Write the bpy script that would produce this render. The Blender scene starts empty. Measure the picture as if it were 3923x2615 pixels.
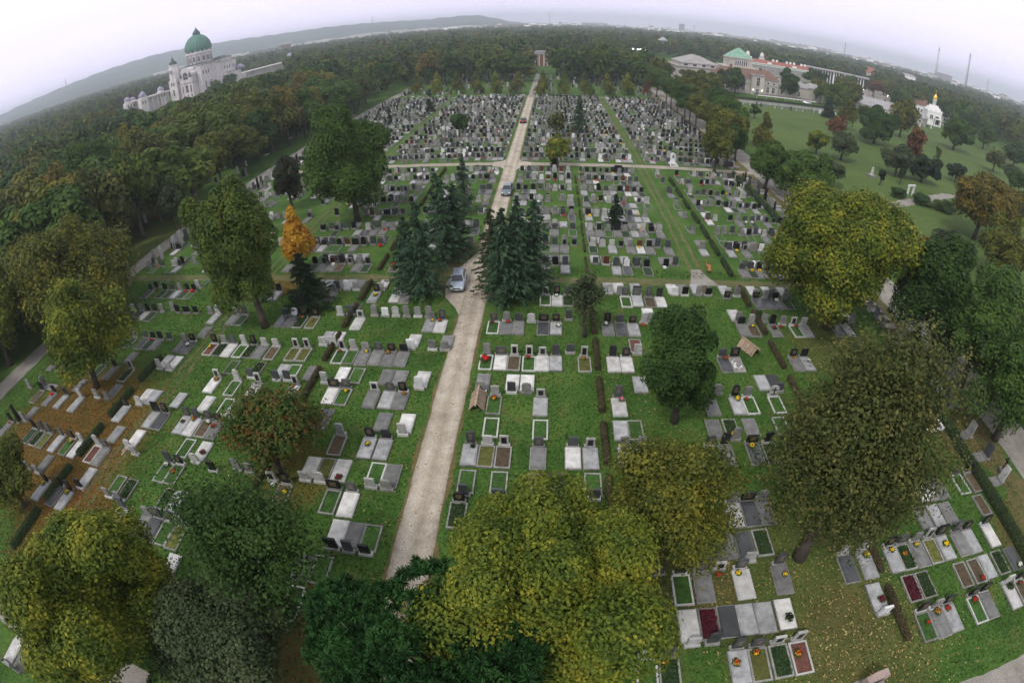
import bpy, bmesh, math, random
import numpy as np
from mathutils import Matrix, Vector

# ------------------------------------------------------------------ camera, sky, sun, exposure
S = bpy.context.scene
H = 29.0
F_PX, K3, CX, CY, W_PX, H_PX = 1963.02, 0.01804, 2019.9, 1163.0, 3923.0, 2615.0
cd = bpy.data.cameras.new('camera')
cam = bpy.data.objects.new('camera', cd)
S.collection.objects.link(cam)
S.camera = cam
cd.type = 'PANO'                       # the drone's wide lens bends straight lines: a nearly equidistant fisheye
cd.panorama_type = 'FISHEYE_LENS_POLYNOMIAL'
cd.sensor_width = 36.0
_f = F_PX / W_PX * 36.0
_th = np.linspace(0, 1.4, 200)
_r = _f * (_th + K3 * _th ** 3)
_co = np.linalg.lstsq(np.stack([_r, _r ** 2, _r ** 3, _r ** 4], 1), _th, rcond=None)[0]
cd.fisheye_polynomial_k0 = 0.0
for _i in range(4):
    setattr(cd, 'fisheye_polynomial_k%d' % (_i + 1), -float(_co[_i]))
cd.fisheye_fov = 3.1
cd.shift_x = -(CX - W_PX / 2) / W_PX
cd.shift_y = (CY - H_PX / 2) / H_PX
cd.clip_start = 0.1
cd.clip_end = 20000.0
RC = Matrix(((0.99883, -0.017062, 0.045256), (0.047528, 0.51968, -0.853038), (-0.008964, 0.854191, 0.519882)))
cam.matrix_world = Matrix.Translation((0, 0, H)) @ RC.to_4x4()

world = bpy.data.worlds.new('World')
S.world = world
world.use_nodes = True
wt = world.node_tree
wt.nodes.clear()
N = wt.nodes.new
sky = N('ShaderNodeTexSky')
sky.sky_type = 'NISHITA'
sky.sun_disc = False
sky.sun_elevation = math.radians(54)
sky.sun_rotation = math.radians(215)
sky.dust_density = 3.0
tc = N('ShaderNodeTexCoord')
sp = N('ShaderNodeSeparateXYZ')
cr = N('ShaderNodeValToRGB')           # overcast layer: lilac near the horizon, white overhead
cr.color_ramp.elements[0].position = 0.0
cr.color_ramp.elements[0].color = (1.55, 1.39, 1.92, 1)
cr.color_ramp.elements[1].position = 1.0
cr.color_ramp.elements[1].color = (0.82, 0.82, 0.86, 1)
for pos, col in ((0.05, (1.2, 1.1, 1.43, 1)), (0.12, (1.1, 1.04, 1.27, 1)), (0.22, (1.12, 1.09, 1.22, 1)), (0.5, (0.92, 0.92, 0.96, 1))):
    e = cr.color_ramp.elements.new(pos)
    e.color = col
nz = N('ShaderNodeTexNoise')
nz.inputs['Scale'].default_value = 3.0
nz.inputs['Detail'].default_value = 4.0
mp = N('ShaderNodeMapping')
mp.inputs['Scale'].default_value = (1, 1, 5)
mrn = N('ShaderNodeMapRange')
mrn.inputs['To Min'].default_value = 0.94
mrn.inputs['To Max'].default_value = 1.06
sc1 = N('ShaderNodeVectorMath'); sc1.operation = 'SCALE'
sc1.inputs['Scale'].default_value = 10.0
sc2 = N('ShaderNodeVectorMath'); sc2.operation = 'SCALE'
mix = N('ShaderNodeMix'); mix.data_type = 'RGBA'
mix.inputs['Factor'].default_value = 0.9
bg = N('ShaderNodeBackground')
bg.inputs['Strength'].default_value = 0.085
wo = N('ShaderNodeOutputWorld')
L = wt.links.new
L(tc.outputs['Generated'], sp.inputs[0]); L(sp.outputs['Z'], cr.inputs[0])
L(tc.outputs['Generated'], mp.inputs[0]); L(mp.outputs[0], nz.inputs['Vector']); L(nz.outputs[0], mrn.inputs['Value'])
L(cr.outputs[0], sc1.inputs[0]); L(sc1.outputs[0], sc2.inputs[0]); L(mrn.outputs[0], sc2.inputs['Scale'])
L(sky.outputs[0], mix.inputs['A']); L(sc2.outputs[0], mix.inputs['B'])
L(mix.outputs['Result'], bg.inputs[0]); L(bg.outputs[0], wo.inputs[0])

sd = bpy.data.lights.new('sun', 'SUN')
sd.energy = 1.5
sd.angle = math.radians(11)
sd.color = (1.0, 0.96, 0.9)
so = bpy.data.objects.new('sun', sd)
S.collection.objects.link(so)
so.rotation_euler = (math.radians(36), 0, math.radians(-35))

S.view_settings.view_transform = 'Standard'
S.view_settings.look = 'None'
S.view_settings.exposure = 0.42
S.view_settings.gamma = 1.0
S.render.engine = 'CYCLES'
S.cycles.use_denoising = True
S.cycles.max_bounces = 8
S.cycles.diffuse_bounces = 2
S.cycles.glossy_bounces = 2
S.cycles.transmission_bounces = 2
S.cycles.volume_bounces = 6
S.cycles.transparent_max_bounces = 4

random.seed(7)
RNG = np.random.default_rng(7)
COL = S.collection


# ------------------------------------------------------------------ helpers
def tag(o, label=None, cat=None, group=None, kind=None):
    if label: o['label'] = label
    if cat: o['category'] = cat
    if group: o['group'] = group
    if kind: o['kind'] = kind
    return o


def empty(name, loc=(0, 0, 0), rz=0.0):
    o = bpy.data.objects.new(name, None)
    o.location = loc
    o.rotation_euler = (0, 0, rz)
    o.empty_display_size = 0.3
    COL.objects.link(o)
    return o


def link(name, me, parent=None, mat=None):
    o = bpy.data.objects.new(name, me)
    COL.objects.link(o)
    if parent: o.parent = parent
    if mat is not None:
        o.material_slots[0].link = 'OBJECT'
        o.material_slots[0].material = mat
    return o


def copy_tree(o, parent=None):
    c = o.copy()
    COL.objects.link(c)
    if parent: c.parent = parent
    for ch in o.children:
        copy_tree(ch, c)
    return c


class MB:
    def __init__(s):
        s.v, s.f, s.m, s.sm = [], [], [], []

    def add(s, vs, fs, m=0, smooth=False):
        b = len(s.v)
        s.v += [tuple(p) for p in vs]
        s.f += [tuple(i + b for i in f) for f in fs]
        s.m += [m] * len(fs)
        s.sm += [smooth] * len(fs)
        return s

    def box(s, x0, x1, y0, y1, z0, z1, m=0, inset=0.0):
        i = inset
        vs = [(x0, y0, z0), (x1, y0, z0), (x1, y1, z0), (x0, y1, z0),
              (x0 + i, y0 + i, z1), (x1 - i, y0 + i, z1), (x1 - i, y1 - i, z1), (x0 + i, y1 - i, z1)]
        return s.add(vs, [(3, 2, 1, 0), (4, 5, 6, 7), (0, 1, 5, 4), (1, 2, 6, 5), (2, 3, 7, 6), (3, 0, 4, 7)], m)

    def prism(s, poly, y0, y1, m=0):          # polygon in XZ, counter-clockwise seen from -Y, extruded along Y
        n = len(poly)
        vs = [(x, y0, z) for x, z in poly] + [(x, y1, z) for x, z in poly]
        fs = [tuple(range(n)), tuple(range(2 * n - 1, n - 1, -1))]
        fs += [(i + n, (i + 1) % n + n, (i + 1) % n, i) for i in range(n)]
        return s.add(vs, fs, m)

    def flat(s, poly, z0, z1, m=0):           # polygon in XY extruded in Z
        n = len(poly)
        vs = [(x, y, z0) for x, y in poly] + [(x, y, z1) for x, y in poly]
        fs = [tuple(range(n - 1, -1, -1)), tuple(range(n, 2 * n))]
        fs += [(i, (i + 1) % n, (i + 1) % n + n, i + n) for i in range(n)]
        return s.add(vs, fs, m)

    def ring(s, x0, x1, y0, y1, t, z0, z1, m=0):
        s.box(x0, x1, y0, y0 + t, z0, z1, m); s.box(x0, x1, y1 - t, y1, z0, z1, m)
        s.box(x0, x0 + t, y0 + t, y1 - t, z0, z1, m); s.box(x1 - t, x1, y0 + t, y1 - t, z0, z1, m)
        return s

    def lathe(s, prof, n=16, c=(0, 0), m=0, smooth=True, rib=0.0):
        vs, fs = [], []
        for r, z in prof:
            for k in range(n):
                a = 2 * math.pi * k / n
                rr = r * (1 - rib * (k % 2))
                vs.append((c[0] + rr * math.cos(a), c[1] + rr * math.sin(a), z))
        for j in range(len(prof) - 1):
            for k in range(n):
                a, b = j * n + k, j * n + (k + 1) % n
                fs.append((a, b, b + n, a + n))
        fs.append(tuple(range(n - 1, -1, -1)))
        fs.append(tuple(range((len(prof) - 1) * n, len(prof) * n)))
        return s.add(vs, fs, m, smooth)

    def tube(s, pts, rad, n=7, m=0):
        pts = [Vector(p) for p in pts]
        vs, fs = [], []
        for j, p in enumerate(pts):
            d = (pts[min(j + 1, len(pts) - 1)] - pts[max(j - 1, 0)])
            d = d.normalized() if d.length > 1e-6 else Vector((0, 0, 1))
            a = d.cross(Vector((0.3, 0.9, 0.1)))
            a.normalize(); b = d.cross(a)
            for k in range(n):
                t = 2 * math.pi * k / n
                vs.append(p + (a * math.cos(t) + b * math.sin(t)) * rad[j])
        for j in range(len(pts) - 1):
            for k in range(n):
                q, w = j * n + k, j * n + (k + 1) % n
                fs.append((q, q + n, w + n, w))
        fs.append(tuple(range(n))); fs.append(tuple(range(len(pts) * n - 1, (len(pts) - 1) * n - 1, -1)))
        return s.add(vs, fs, m, True)

    def hip(s, x0, x1, y0, y1, z0, z1, ridge=0.5, m=0, over=0.4):
        x0, x1, y0, y1 = x0 - over, x1 + over, y0 - over, y1 + over
        if x1 - x0 > y1 - y0:
            d = (y1 - y0) / 2 * ridge * 2
            a, b = (x0 + d * 0.5, (y0 + y1) / 2, z1), (x1 - d * 0.5, (y0 + y1) / 2, z1)
            vs = [(x0, y0, z0), (x1, y0, z0), (x1, y1, z0), (x0, y1, z0), a, b]
            fs = [(0, 1, 5, 4), (1, 2, 5), (2, 3, 4, 5), (3, 0, 4), (3, 2, 1, 0)]
        else:
            d = (x1 - x0) / 2 * ridge * 2
            a, b = ((x0 + x1) / 2, y0 + d * 0.5, z1), ((x0 + x1) / 2, y1 - d * 0.5, z1)
            vs = [(x0, y0, z0), (x1, y0, z0), (x1, y1, z0), (x0, y1, z0), a, b]
            fs = [(0, 1, 4), (1, 2, 5, 4), (2, 3, 5), (3, 0, 4, 5), (3, 2, 1, 0)]
        return s.add(vs, fs, m)

    def mesh(s, name, mats):
        me = bpy.data.meshes.new(name)
        me.from_pydata(s.v, [], s.f)
        for mt in (mats if isinstance(mats, (list, tuple)) else [mats]):
            me.materials.append(mt)
        me.polygons.foreach_set('material_index', s.m)
        me.polygons.foreach_set('use_smooth', s.sm)
        me.update()
        return me

    def build(s, name, mats, parent=None):
        return link(name, s.mesh(name, mats), parent)


def quads_mesh(name, V, mats, mi=None):
    """V: (n,4,3) array of separate quads."""
    n = len(V)
    me = bpy.data.meshes.new(name)
    me.vertices.add(n * 4)
    me.vertices.foreach_set('co', np.ascontiguousarray(V, dtype=np.float32).ravel())
    me.loops.add(n * 4)
    me.loops.foreach_set('vertex_index', np.arange(n * 4, dtype=np.int32))
    me.polygons.add(n)
    me.polygons.foreach_set('loop_start', np.arange(0, n * 4, 4, dtype=np.int32))
    for mt in (mats if isinstance(mats, (list, tuple)) else [mats]):
        me.materials.append(mt)
    if mi is not None:
        me.polygons.foreach_set('material_index', np.asarray(mi, dtype=np.int32))
    me.update(calc_edges=True)
    return me


# ------------------------------------------------------------------ materials
def newmat(name):
    m = bpy.data.materials.new(name)
    m.use_nodes = True
    nt = m.node_tree
    b = nt.nodes['Principled BSDF']
    return m, nt, b


def ramp(nt, stops):
    r = nt.nodes.new('ShaderNodeValToRGB')
    els = r.color_ramp.elements
    els[0].position, els[0].color = stops[0][0], (*stops[0][1], 1)
    els[1].position, els[1].color = stops[-1][0], (*stops[-1][1], 1)
    for p, c in stops[1:-1]:
        e = els.new(p)
        e.color = (*c, 1)
    return r


def mulmix(nt, a, b, fac=1.0, mode='MULTIPLY'):
    x = nt.nodes.new('ShaderNodeMix')
    x.data_type = 'RGBA'
    x.blend_type = mode
    x.inputs['Factor'].default_value = fac
    nt.links.new(a, x.inputs['A'])
    nt.links.new(b, x.inputs['B'])
    return x.outputs['Result']


def noise(nt, vec, scale, detail=3.0, rough=0.6):
    n = nt.nodes.new('ShaderNodeTexNoise')
    n.inputs['Scale'].default_value = scale
    n.inputs['Detail'].default_value = detail
    n.inputs['Roughness'].default_value = rough
    nt.links.new(vec, n.inputs['Vector'])
    return n.outputs['Fac']


def objvec(nt, rand=40.0):
    t = nt.nodes.new('ShaderNodeTexCoord')
    oi = nt.nodes.new('ShaderNodeObjectInfo')
    sc = nt.nodes.new('ShaderNodeMath'); sc.operation = 'MULTIPLY'
    sc.inputs[1].default_value = rand
    nt.links.new(oi.outputs['Random'], sc.inputs[0])
    ad = nt.nodes.new('ShaderNodeVectorMath'); ad.operation = 'ADD'
    nt.links.new(t.outputs['Object'], ad.inputs[0])
    nt.links.new(sc.outputs[0], ad.inputs[1])
    return ad.outputs[0], oi.outputs['Random']


def stone(name, base, rough=0.75, stain=0.35, speck=0.25, vary=0.2, s1=1.6, s2=45.0, spec=0.4):
    m, nt, b = newmat(name)
    v, rnd = objvec(nt)
    lo = tuple(c * (1 - stain) for c in base)
    hi = tuple(min(1, c * (1 + stain * 0.35)) for c in base)
    r1 = ramp(nt, [(0.3, lo), (0.62, hi)])
    nt.links.new(noise(nt, v, s1, 5, 0.65), r1.inputs[0])
    r2 = ramp(nt, [(0.3, (1 - speck,) * 3), (0.7, (1 + speck * 0.4,) * 3)])
    nt.links.new(noise(nt, v, s2, 2, 0.6), r2.inputs[0])
    r3 = ramp(nt, [(0.0, (1 - vary,) * 3), (1.0, (1 + vary * 0.5,) * 3)])
    nt.links.new(rnd, r3.inputs[0])
    c = mulmix(nt, mulmix(nt, r1.outputs[0], r2.outputs[0]), r3.outputs[0])
    nt.links.new(c, b.inputs['Base Color'])
    b.inputs['Roughness'].default_value = rough
    b.inputs['Specular IOR Level'].default_value = spec
    return m


def plain(name, base, rough=0.6, metal=0.0, spec=0.5, var=0.12, scale=3.0):
    m, nt, b = newmat(name)
    v, rnd = objvec(nt)
    r1 = ramp(nt, [(0.3, tuple(c * (1 - var) for c in base)), (0.7, tuple(min(1, c * (1 + var)) for c in base))])
    nt.links.new(noise(nt, v, scale, 4), r1.inputs[0])
    nt.links.new(r1.outputs[0], b.inputs['Base Color'])
    b.inputs['Roughness'].default_value = rough
    b.inputs['Metallic'].default_value = metal
    b.inputs['Specular IOR Level'].default_value = spec
    return m


def leafmat(name, cols, trans=0.3, clump=0.22, rough=0.6):
    """each leaf takes its own colour of the ramp; a broad noise shifts whole boughs a little."""
    m, nt, b = newmat(name)
    g = nt.nodes.new('ShaderNodeNewGeometry')
    n = len(cols)
    r = ramp(nt, [(i / (n - 1), c) for i, c in enumerate(cols)])
    v, rnd = objvec(nt)
    nf = noise(nt, v, clump * 2.2, 4, 0.7)
    mr = nt.nodes.new('ShaderNodeMapRange')
    mr.inputs['From Min'].default_value = 0.3
    mr.inputs['From Max'].default_value = 0.7
    mr.inputs['To Min'].default_value = -0.5
    mr.inputs['To Max'].default_value = 0.5
    nt.links.new(nf, mr.inputs['Value'])
    ad = nt.nodes.new('ShaderNodeMath'); ad.operation = 'ADD'; ad.use_clamp = True
    rsc = nt.nodes.new('ShaderNodeMapRange')        # most of the spread is by bough, some by leaf
    rsc.inputs['To Min'].default_value = 0.2
    rsc.inputs['To Max'].default_value = 0.74
    nt.links.new(g.outputs['Random Per Island'], rsc.inputs['Value'])
    nt.links.new(rsc.outputs[0], ad.inputs[0])
    nt.links.new(mr.outputs[0], ad.inputs[1])
    nt.links.new(ad.outputs[0], r.inputs[0])
    nt.links.new(r.outputs[0], b.inputs['Base Color'])
    b.inputs['Roughness'].default_value = rough
    b.inputs['Specular IOR Level'].default_value = 0.1
    t = nt.nodes.new('ShaderNodeBsdfTranslucent')
    nt.links.new(r.outputs[0], t.inputs[0])
    ms = nt.nodes.new('ShaderNodeMixShader')
    ms.inputs[0].default_value = trans * 0.6
    out = nt.nodes['Material Output']
    nt.links.new(b.outputs[0], ms.inputs[1])
    nt.links.new(t.outputs[0], ms.inputs[2])
    nt.links.new(ms.outputs[0], out.inputs[0])
    return m


M = {}
# headstones
M['k'] = stone('polished_black_granite', (0.012, 0.012, 0.015), 0.32, 0.3, 0.3, 0.3, spec=0.35)
M['d'] = stone('dark_grey_granite', (0.07, 0.075, 0.08), 0.5, 0.3, 0.3, 0.3)
M['g'] = stone('weathered_grey_stone', (0.24, 0.24, 0.225), 0.85, 0.45, 0.25, 0.3)
M['l'] = stone('pale_artificial_stone', (0.42, 0.42, 0.40), 0.8, 0.35, 0.2, 0.2)
M['w'] = stone('white_marble', (0.7, 0.7, 0.71), 0.6, 0.25, 0.12, 0.12)
M['r'] = stone('red_brown_granite', (0.11, 0.035, 0.025), 0.35, 0.3, 0.4, 0.2)
M['kerb'] = stone('grave_kerb_concrete', (0.27, 0.265, 0.245), 0.9, 0.4, 0.25, 0.35)
M['kerb_pale'] = stone('pale_grave_kerb', (0.5, 0.5, 0.48), 0.8, 0.3, 0.15, 0.2)
# grave covers
M['sw'] = stone('white_slab', (0.6, 0.59, 0.57), 0.5, 0.34, 0.2, 0.25)
M['sl'] = stone('pale_grey_slab', (0.36, 0.365, 0.37), 0.45, 0.42, 0.25, 0.3)
M['sm'] = stone('grey_terrazzo_slab', (0.19, 0.19, 0.185), 0.7, 0.4, 0.35, 0.25)
M['sd'] = stone('dark_slab', (0.075, 0.08, 0.085), 0.35, 0.3, 0.3, 0.25)
M['grassbed'] = stone('grass_grave_bed', (0.05, 0.125, 0.02), 0.95, 0.5, 0.5, 0.3, 3.0, 30)
M['greenbed'] = stone('evergreen_grave_planting', (0.025, 0.06, 0.022), 0.9, 0.6, 0.6, 0.3, 4.0, 22)
M['earthbed'] = stone('bare_earth_bed', (0.12, 0.085, 0.05), 0.95, 0.5, 0.5, 0.3, 4.0, 25)
M['redbed'] = stone('red_gravel_bed', (0.15, 0.06, 0.045), 0.95, 0.4, 0.5, 0.2, 4.0, 35)
M['yellowbed'] = stone('yellowed_grass_bed', (0.13, 0.14, 0.03), 0.95, 0.4, 0.5, 0.3, 3.0, 30)
M['maroonbed'] = stone('maroon_heather_bed', (0.07, 0.012, 0.02), 0.95, 0.4, 0.6, 0.2, 5.0, 30)
M['rubblebed'] = stone('rubble_strewn_bed', (0.4, 0.38, 0.36), 0.9, 0.75, 0.7, 0.2, 5.0, 9)
M['soil'] = M['earthbed']
# flowers
for kk, c in dict(r=(0.5, 0.02, 0.02), y=(0.75, 0.5, 0.02), m=(0.16, 0.01, 0.04), o=(0.7, 0.22, 0.03), w=(0.75, 0.75, 0.68),
                  p=(0.65, 0.2, 0.3), k=(0.015, 0.013, 0.013)).items():
    M['f' + kk] = leafmat('petals_' + dict(r='red', y='yellow', m='dark_red', o='orange', w='white', p='pink', k='black')[kk],
                          [tuple(x * 0.6 for x in c), c, tuple(min(1, x * 1.15) for x in c)], 0.15, 2.0)
M['fleaf'] = leafmat('flower_greens', [(0.02, 0.06, 0.015), (0.05, 0.1, 0.02)], 0.2)
M['pot'] = plain('dark_flower_bowl', (0.05, 0.04, 0.035), 0.7)
M['candle'] = plain('red_grave_candle', (0.4, 0.02, 0.02), 0.4)
# building
M['cream'] = stone('cream_plaster', (0.46, 0.425, 0.38), 0.85, 0.3, 0.12, 0.1, 0.12, 3.0)
M['church'] = stone('pale_church_stone', (0.68, 0.63, 0.63), 0.85, 0.25, 0.12, 0.05, 0.15, 2.0)
M['churchdark'] = stone('weathered_cornice', (0.3, 0.28, 0.27), 0.85, 0.3, 0.12, 0.1, 0.3, 2.0)
M['copper'] = stone('verdigris_copper', (0.085, 0.21, 0.16), 0.6, 0.35, 0.15, 0.1, 0.25, 3.0)
M['copperlight'] = stone('pale_verdigris_copper', (0.2, 0.36, 0.27), 0.6, 0.3, 0.15, 0.1, 0.4, 3.0)
M['copperdark'] = stone('dark_copper', (0.04, 0.085, 0.07), 0.6, 0.3, 0.15, 0.1)
M['lilac'] = stone('lilac_lead_dome', (0.3, 0.28, 0.38), 0.6, 0.25, 0.1, 0.1)
M['glass'] = plain('dark_window_glass', (0.03, 0.035, 0.045), 0.15)
M['white'] = plain('white_paint', (0.78, 0.77, 0.76), 0.6)
M['brick'] = stone('red_brick', (0.22, 0.09, 0.06), 0.9, 0.25, 0.3, 0.1, 0.6, 6.0)
M['tile'] = stone('brown_roof_tiles', (0.17, 0.1, 0.075), 0.85, 0.3, 0.3, 0.1, 0.5, 5.0)
M['redtile'] = stone('red_roof_tiles', (0.26, 0.095, 0.07), 0.85, 0.25, 0.2, 0.2, 0.5, 5.0)
M['roofgrey'] = stone('grey_sheet_roof', (0.32, 0.31, 0.32), 0.7, 0.25, 0.1, 0.15, 0.2, 3.0)
M['roofpink'] = stone('pinkish_grey_roof', (0.31, 0.295, 0.29), 0.8, 0.2, 0.1, 0.05, 0.3, 3.0)
M['gold'] = plain('gilded_dome', (0.85, 0.55, 0.08), 0.3, 0.7)
M['metal'] = plain('grey_metal', (0.3, 0.31, 0.33), 0.5, 0.5)
M['darkwood'] = plain('dark_timber', (0.06, 0.045, 0.035), 0.85)
M['wood'] = stone('bare_timber', (0.36, 0.27, 0.19), 0.85, 0.4, 0.3, 0.2, 2.5, 14)
M['orangewood'] = stone('varnished_bench_wood', (0.4, 0.16, 0.05), 0.6, 0.3, 0.2, 0.1)
M['bark'] = stone('tree_bark', (0.075, 0.06, 0.045), 0.95, 0.4, 0.4, 0.25, 1.5, 12)
M['barkpale'] = stone('pale_tree_bark', (0.2, 0.15, 0.11), 0.95, 0.4, 0.4, 0.25, 1.5, 12)
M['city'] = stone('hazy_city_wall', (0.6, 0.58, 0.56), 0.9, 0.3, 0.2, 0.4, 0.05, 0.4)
M['lampglow'] = None
m, nt, b = newmat('lit_lamp')
b.inputs['Base Color'].default_value = (0.9, 0.9, 0.85, 1)
b.inputs['Emission Color'].default_value = (1, 0.97, 0.88, 1)
b.inputs['Emission Strength'].default_value = 2.5
M['lampglow'] = m
m, nt, b = newmat('tail_light')
b.inputs['Base Color'].default_value = (0.5, 0.01, 0.01, 1)
b.inputs['Emission Color'].default_value = (1, 0.03, 0.02, 1)
b.inputs['Emission Strength'].default_value = 1.2
M['taillight'] = m
m, nt, b = newmat('headlight_glass')
b.inputs['Base Color'].default_value = (0.75, 0.78, 0.8, 1)
b.inputs['Roughness'].default_value = 0.1
M['headlight'] = m


def paint(name, base):
    m, nt, b = newmat(name)
    b.inputs['Base Color'].default_value = (*base, 1)
    b.inputs['Metallic'].default_value = 0.45
    b.inputs['Roughness'].default_value = 0.32
    b.inputs['Coat Weight'].default_value = 0.6
    v, rnd = objvec(nt)
    r = ramp(nt, [(0.35, (0.28,) * 3), (0.7, (0.42,) * 3)])
    nt.links.new(noise(nt, v, 2.0, 3), r.inputs[0])
    nt.links.new(r.outputs[0], b.inputs['Roughness'])
    return m


M['silver'] = paint('silver_blue_car_paint', (0.36, 0.42, 0.5))
M['greycar'] = paint('slate_grey_car_paint', (0.12, 0.16, 0.19))
M['blackcar'] = paint('black_car_paint', (0.012, 0.012, 0.014))
M['whitecar'] = paint('white_van_paint', (0.75, 0.76, 0.78))
M['rubber'] = plain('tyre_rubber', (0.02, 0.02, 0.02), 0.85)
M['trim'] = plain('black_trim', (0.015, 0.015, 0.016), 0.5)
M['plate'] = plain('number_plate', (0.7, 0.7, 0.68), 0.5)

LEAF = {
    'yellowolive': leafmat('yellow_olive_leaves', [(0.034, 0.06, 0.01), (0.082, 0.118, 0.016), (0.15, 0.172, 0.02), (0.29, 0.265, 0.03)], 0.3),
    'olive': leafmat('olive_leaves', [(0.042, 0.06, 0.012), (0.08, 0.1, 0.018), (0.14, 0.14, 0.024)], 0.3),
    'brownolive': leafmat('browning_olive_leaves', [(0.034, 0.05, 0.011), (0.07, 0.088, 0.016), (0.125, 0.132, 0.02), (0.22, 0.19, 0.026)], 0.3),
    'olivegreen': leafmat('olive_green_leaves', [(0.034, 0.06, 0.012), (0.068, 0.108, 0.019), (0.115, 0.138, 0.024)], 0.3),
    'green': leafmat('mid_green_leaves', [(0.024, 0.052, 0.01), (0.05, 0.1, 0.018), (0.082, 0.14, 0.026)], 0.3),
    'freshgreen': leafmat('fresh_green_leaves', [(0.026, 0.055, 0.012), (0.055, 0.11, 0.022), (0.1, 0.165, 0.032)], 0.3),
    'darkgreen': leafmat('dark_green_leaves', [(0.015, 0.036, 0.009), (0.032, 0.07, 0.015), (0.056, 0.1, 0.022)], 0.25),
    'yew': leafmat('yew_needles', [(0.0081, 0.0162, 0.0081), (0.0175, 0.0338, 0.0162), (0.0297, 0.0486, 0.0216)], 0.1),
    'copper': leafmat('dark_copper_leaves', [(0.014, 0.02, 0.01), (0.028, 0.036, 0.015), (0.048, 0.046, 0.02)], 0.2),
    'orange': leafmat('golden_orange_leaves', [(0.3, 0.12, 0.012), (0.44, 0.22, 0.02), (0.5, 0.36, 0.04)], 0.3, 0.25),
    'redorange': leafmat('reddening_leaves', [(0.02, 0.048, 0.01), (0.045, 0.09, 0.018), (0.07, 0.1, 0.02), (0.1, 0.07, 0.02), (0.2, 0.07, 0.022)], 0.3, 0.4),
    'autumn': leafmat('rusty_autumn_leaves', [(0.04, 0.055, 0.014), (0.09, 0.085, 0.02), (0.15, 0.115, 0.022), (0.22, 0.15, 0.025)], 0.3),
    'sparse': leafmat('thin_brown_green_leaves', [(0.026, 0.042, 0.012), (0.052, 0.068, 0.018), (0.085, 0.092, 0.024), (0.17, 0.15, 0.045)], 0.3, 0.4),
    'grey': leafmat('grey_green_leaves', [(0.0243, 0.0405, 0.0175), (0.054, 0.0743, 0.0338), (0.0878, 0.108, 0.0473)], 0.3),
    'redbrown': leafmat('red_brown_leaves', [(0.081, 0.0405, 0.0243), (0.135, 0.0607, 0.027), (0.203, 0.0945, 0.0338)], 0.3),
    'spruce': leafmat('blue_green_spruce_needles', [(0.018, 0.042, 0.02), (0.038, 0.08, 0.04), (0.075, 0.125, 0.07)], 0.1, 0.4),
    'pine': leafmat('pine_needles', [(0.0108, 0.0351, 0.0108), (0.0243, 0.0743, 0.0189), (0.0473, 0.115, 0.027)], 0.1, 0.3),
    'hedge': leafmat('brown_hedge_leaves', [(0.03, 0.032, 0.014), (0.065, 0.055, 0.026), (0.1, 0.08, 0.038)], 0.15),
    'greenhedge': leafmat('green_hedge_leaves', [(0.0162, 0.0378, 0.0121), (0.0405, 0.0743, 0.0203), (0.0675, 0.0945, 0.027)], 0.15),
}


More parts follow.
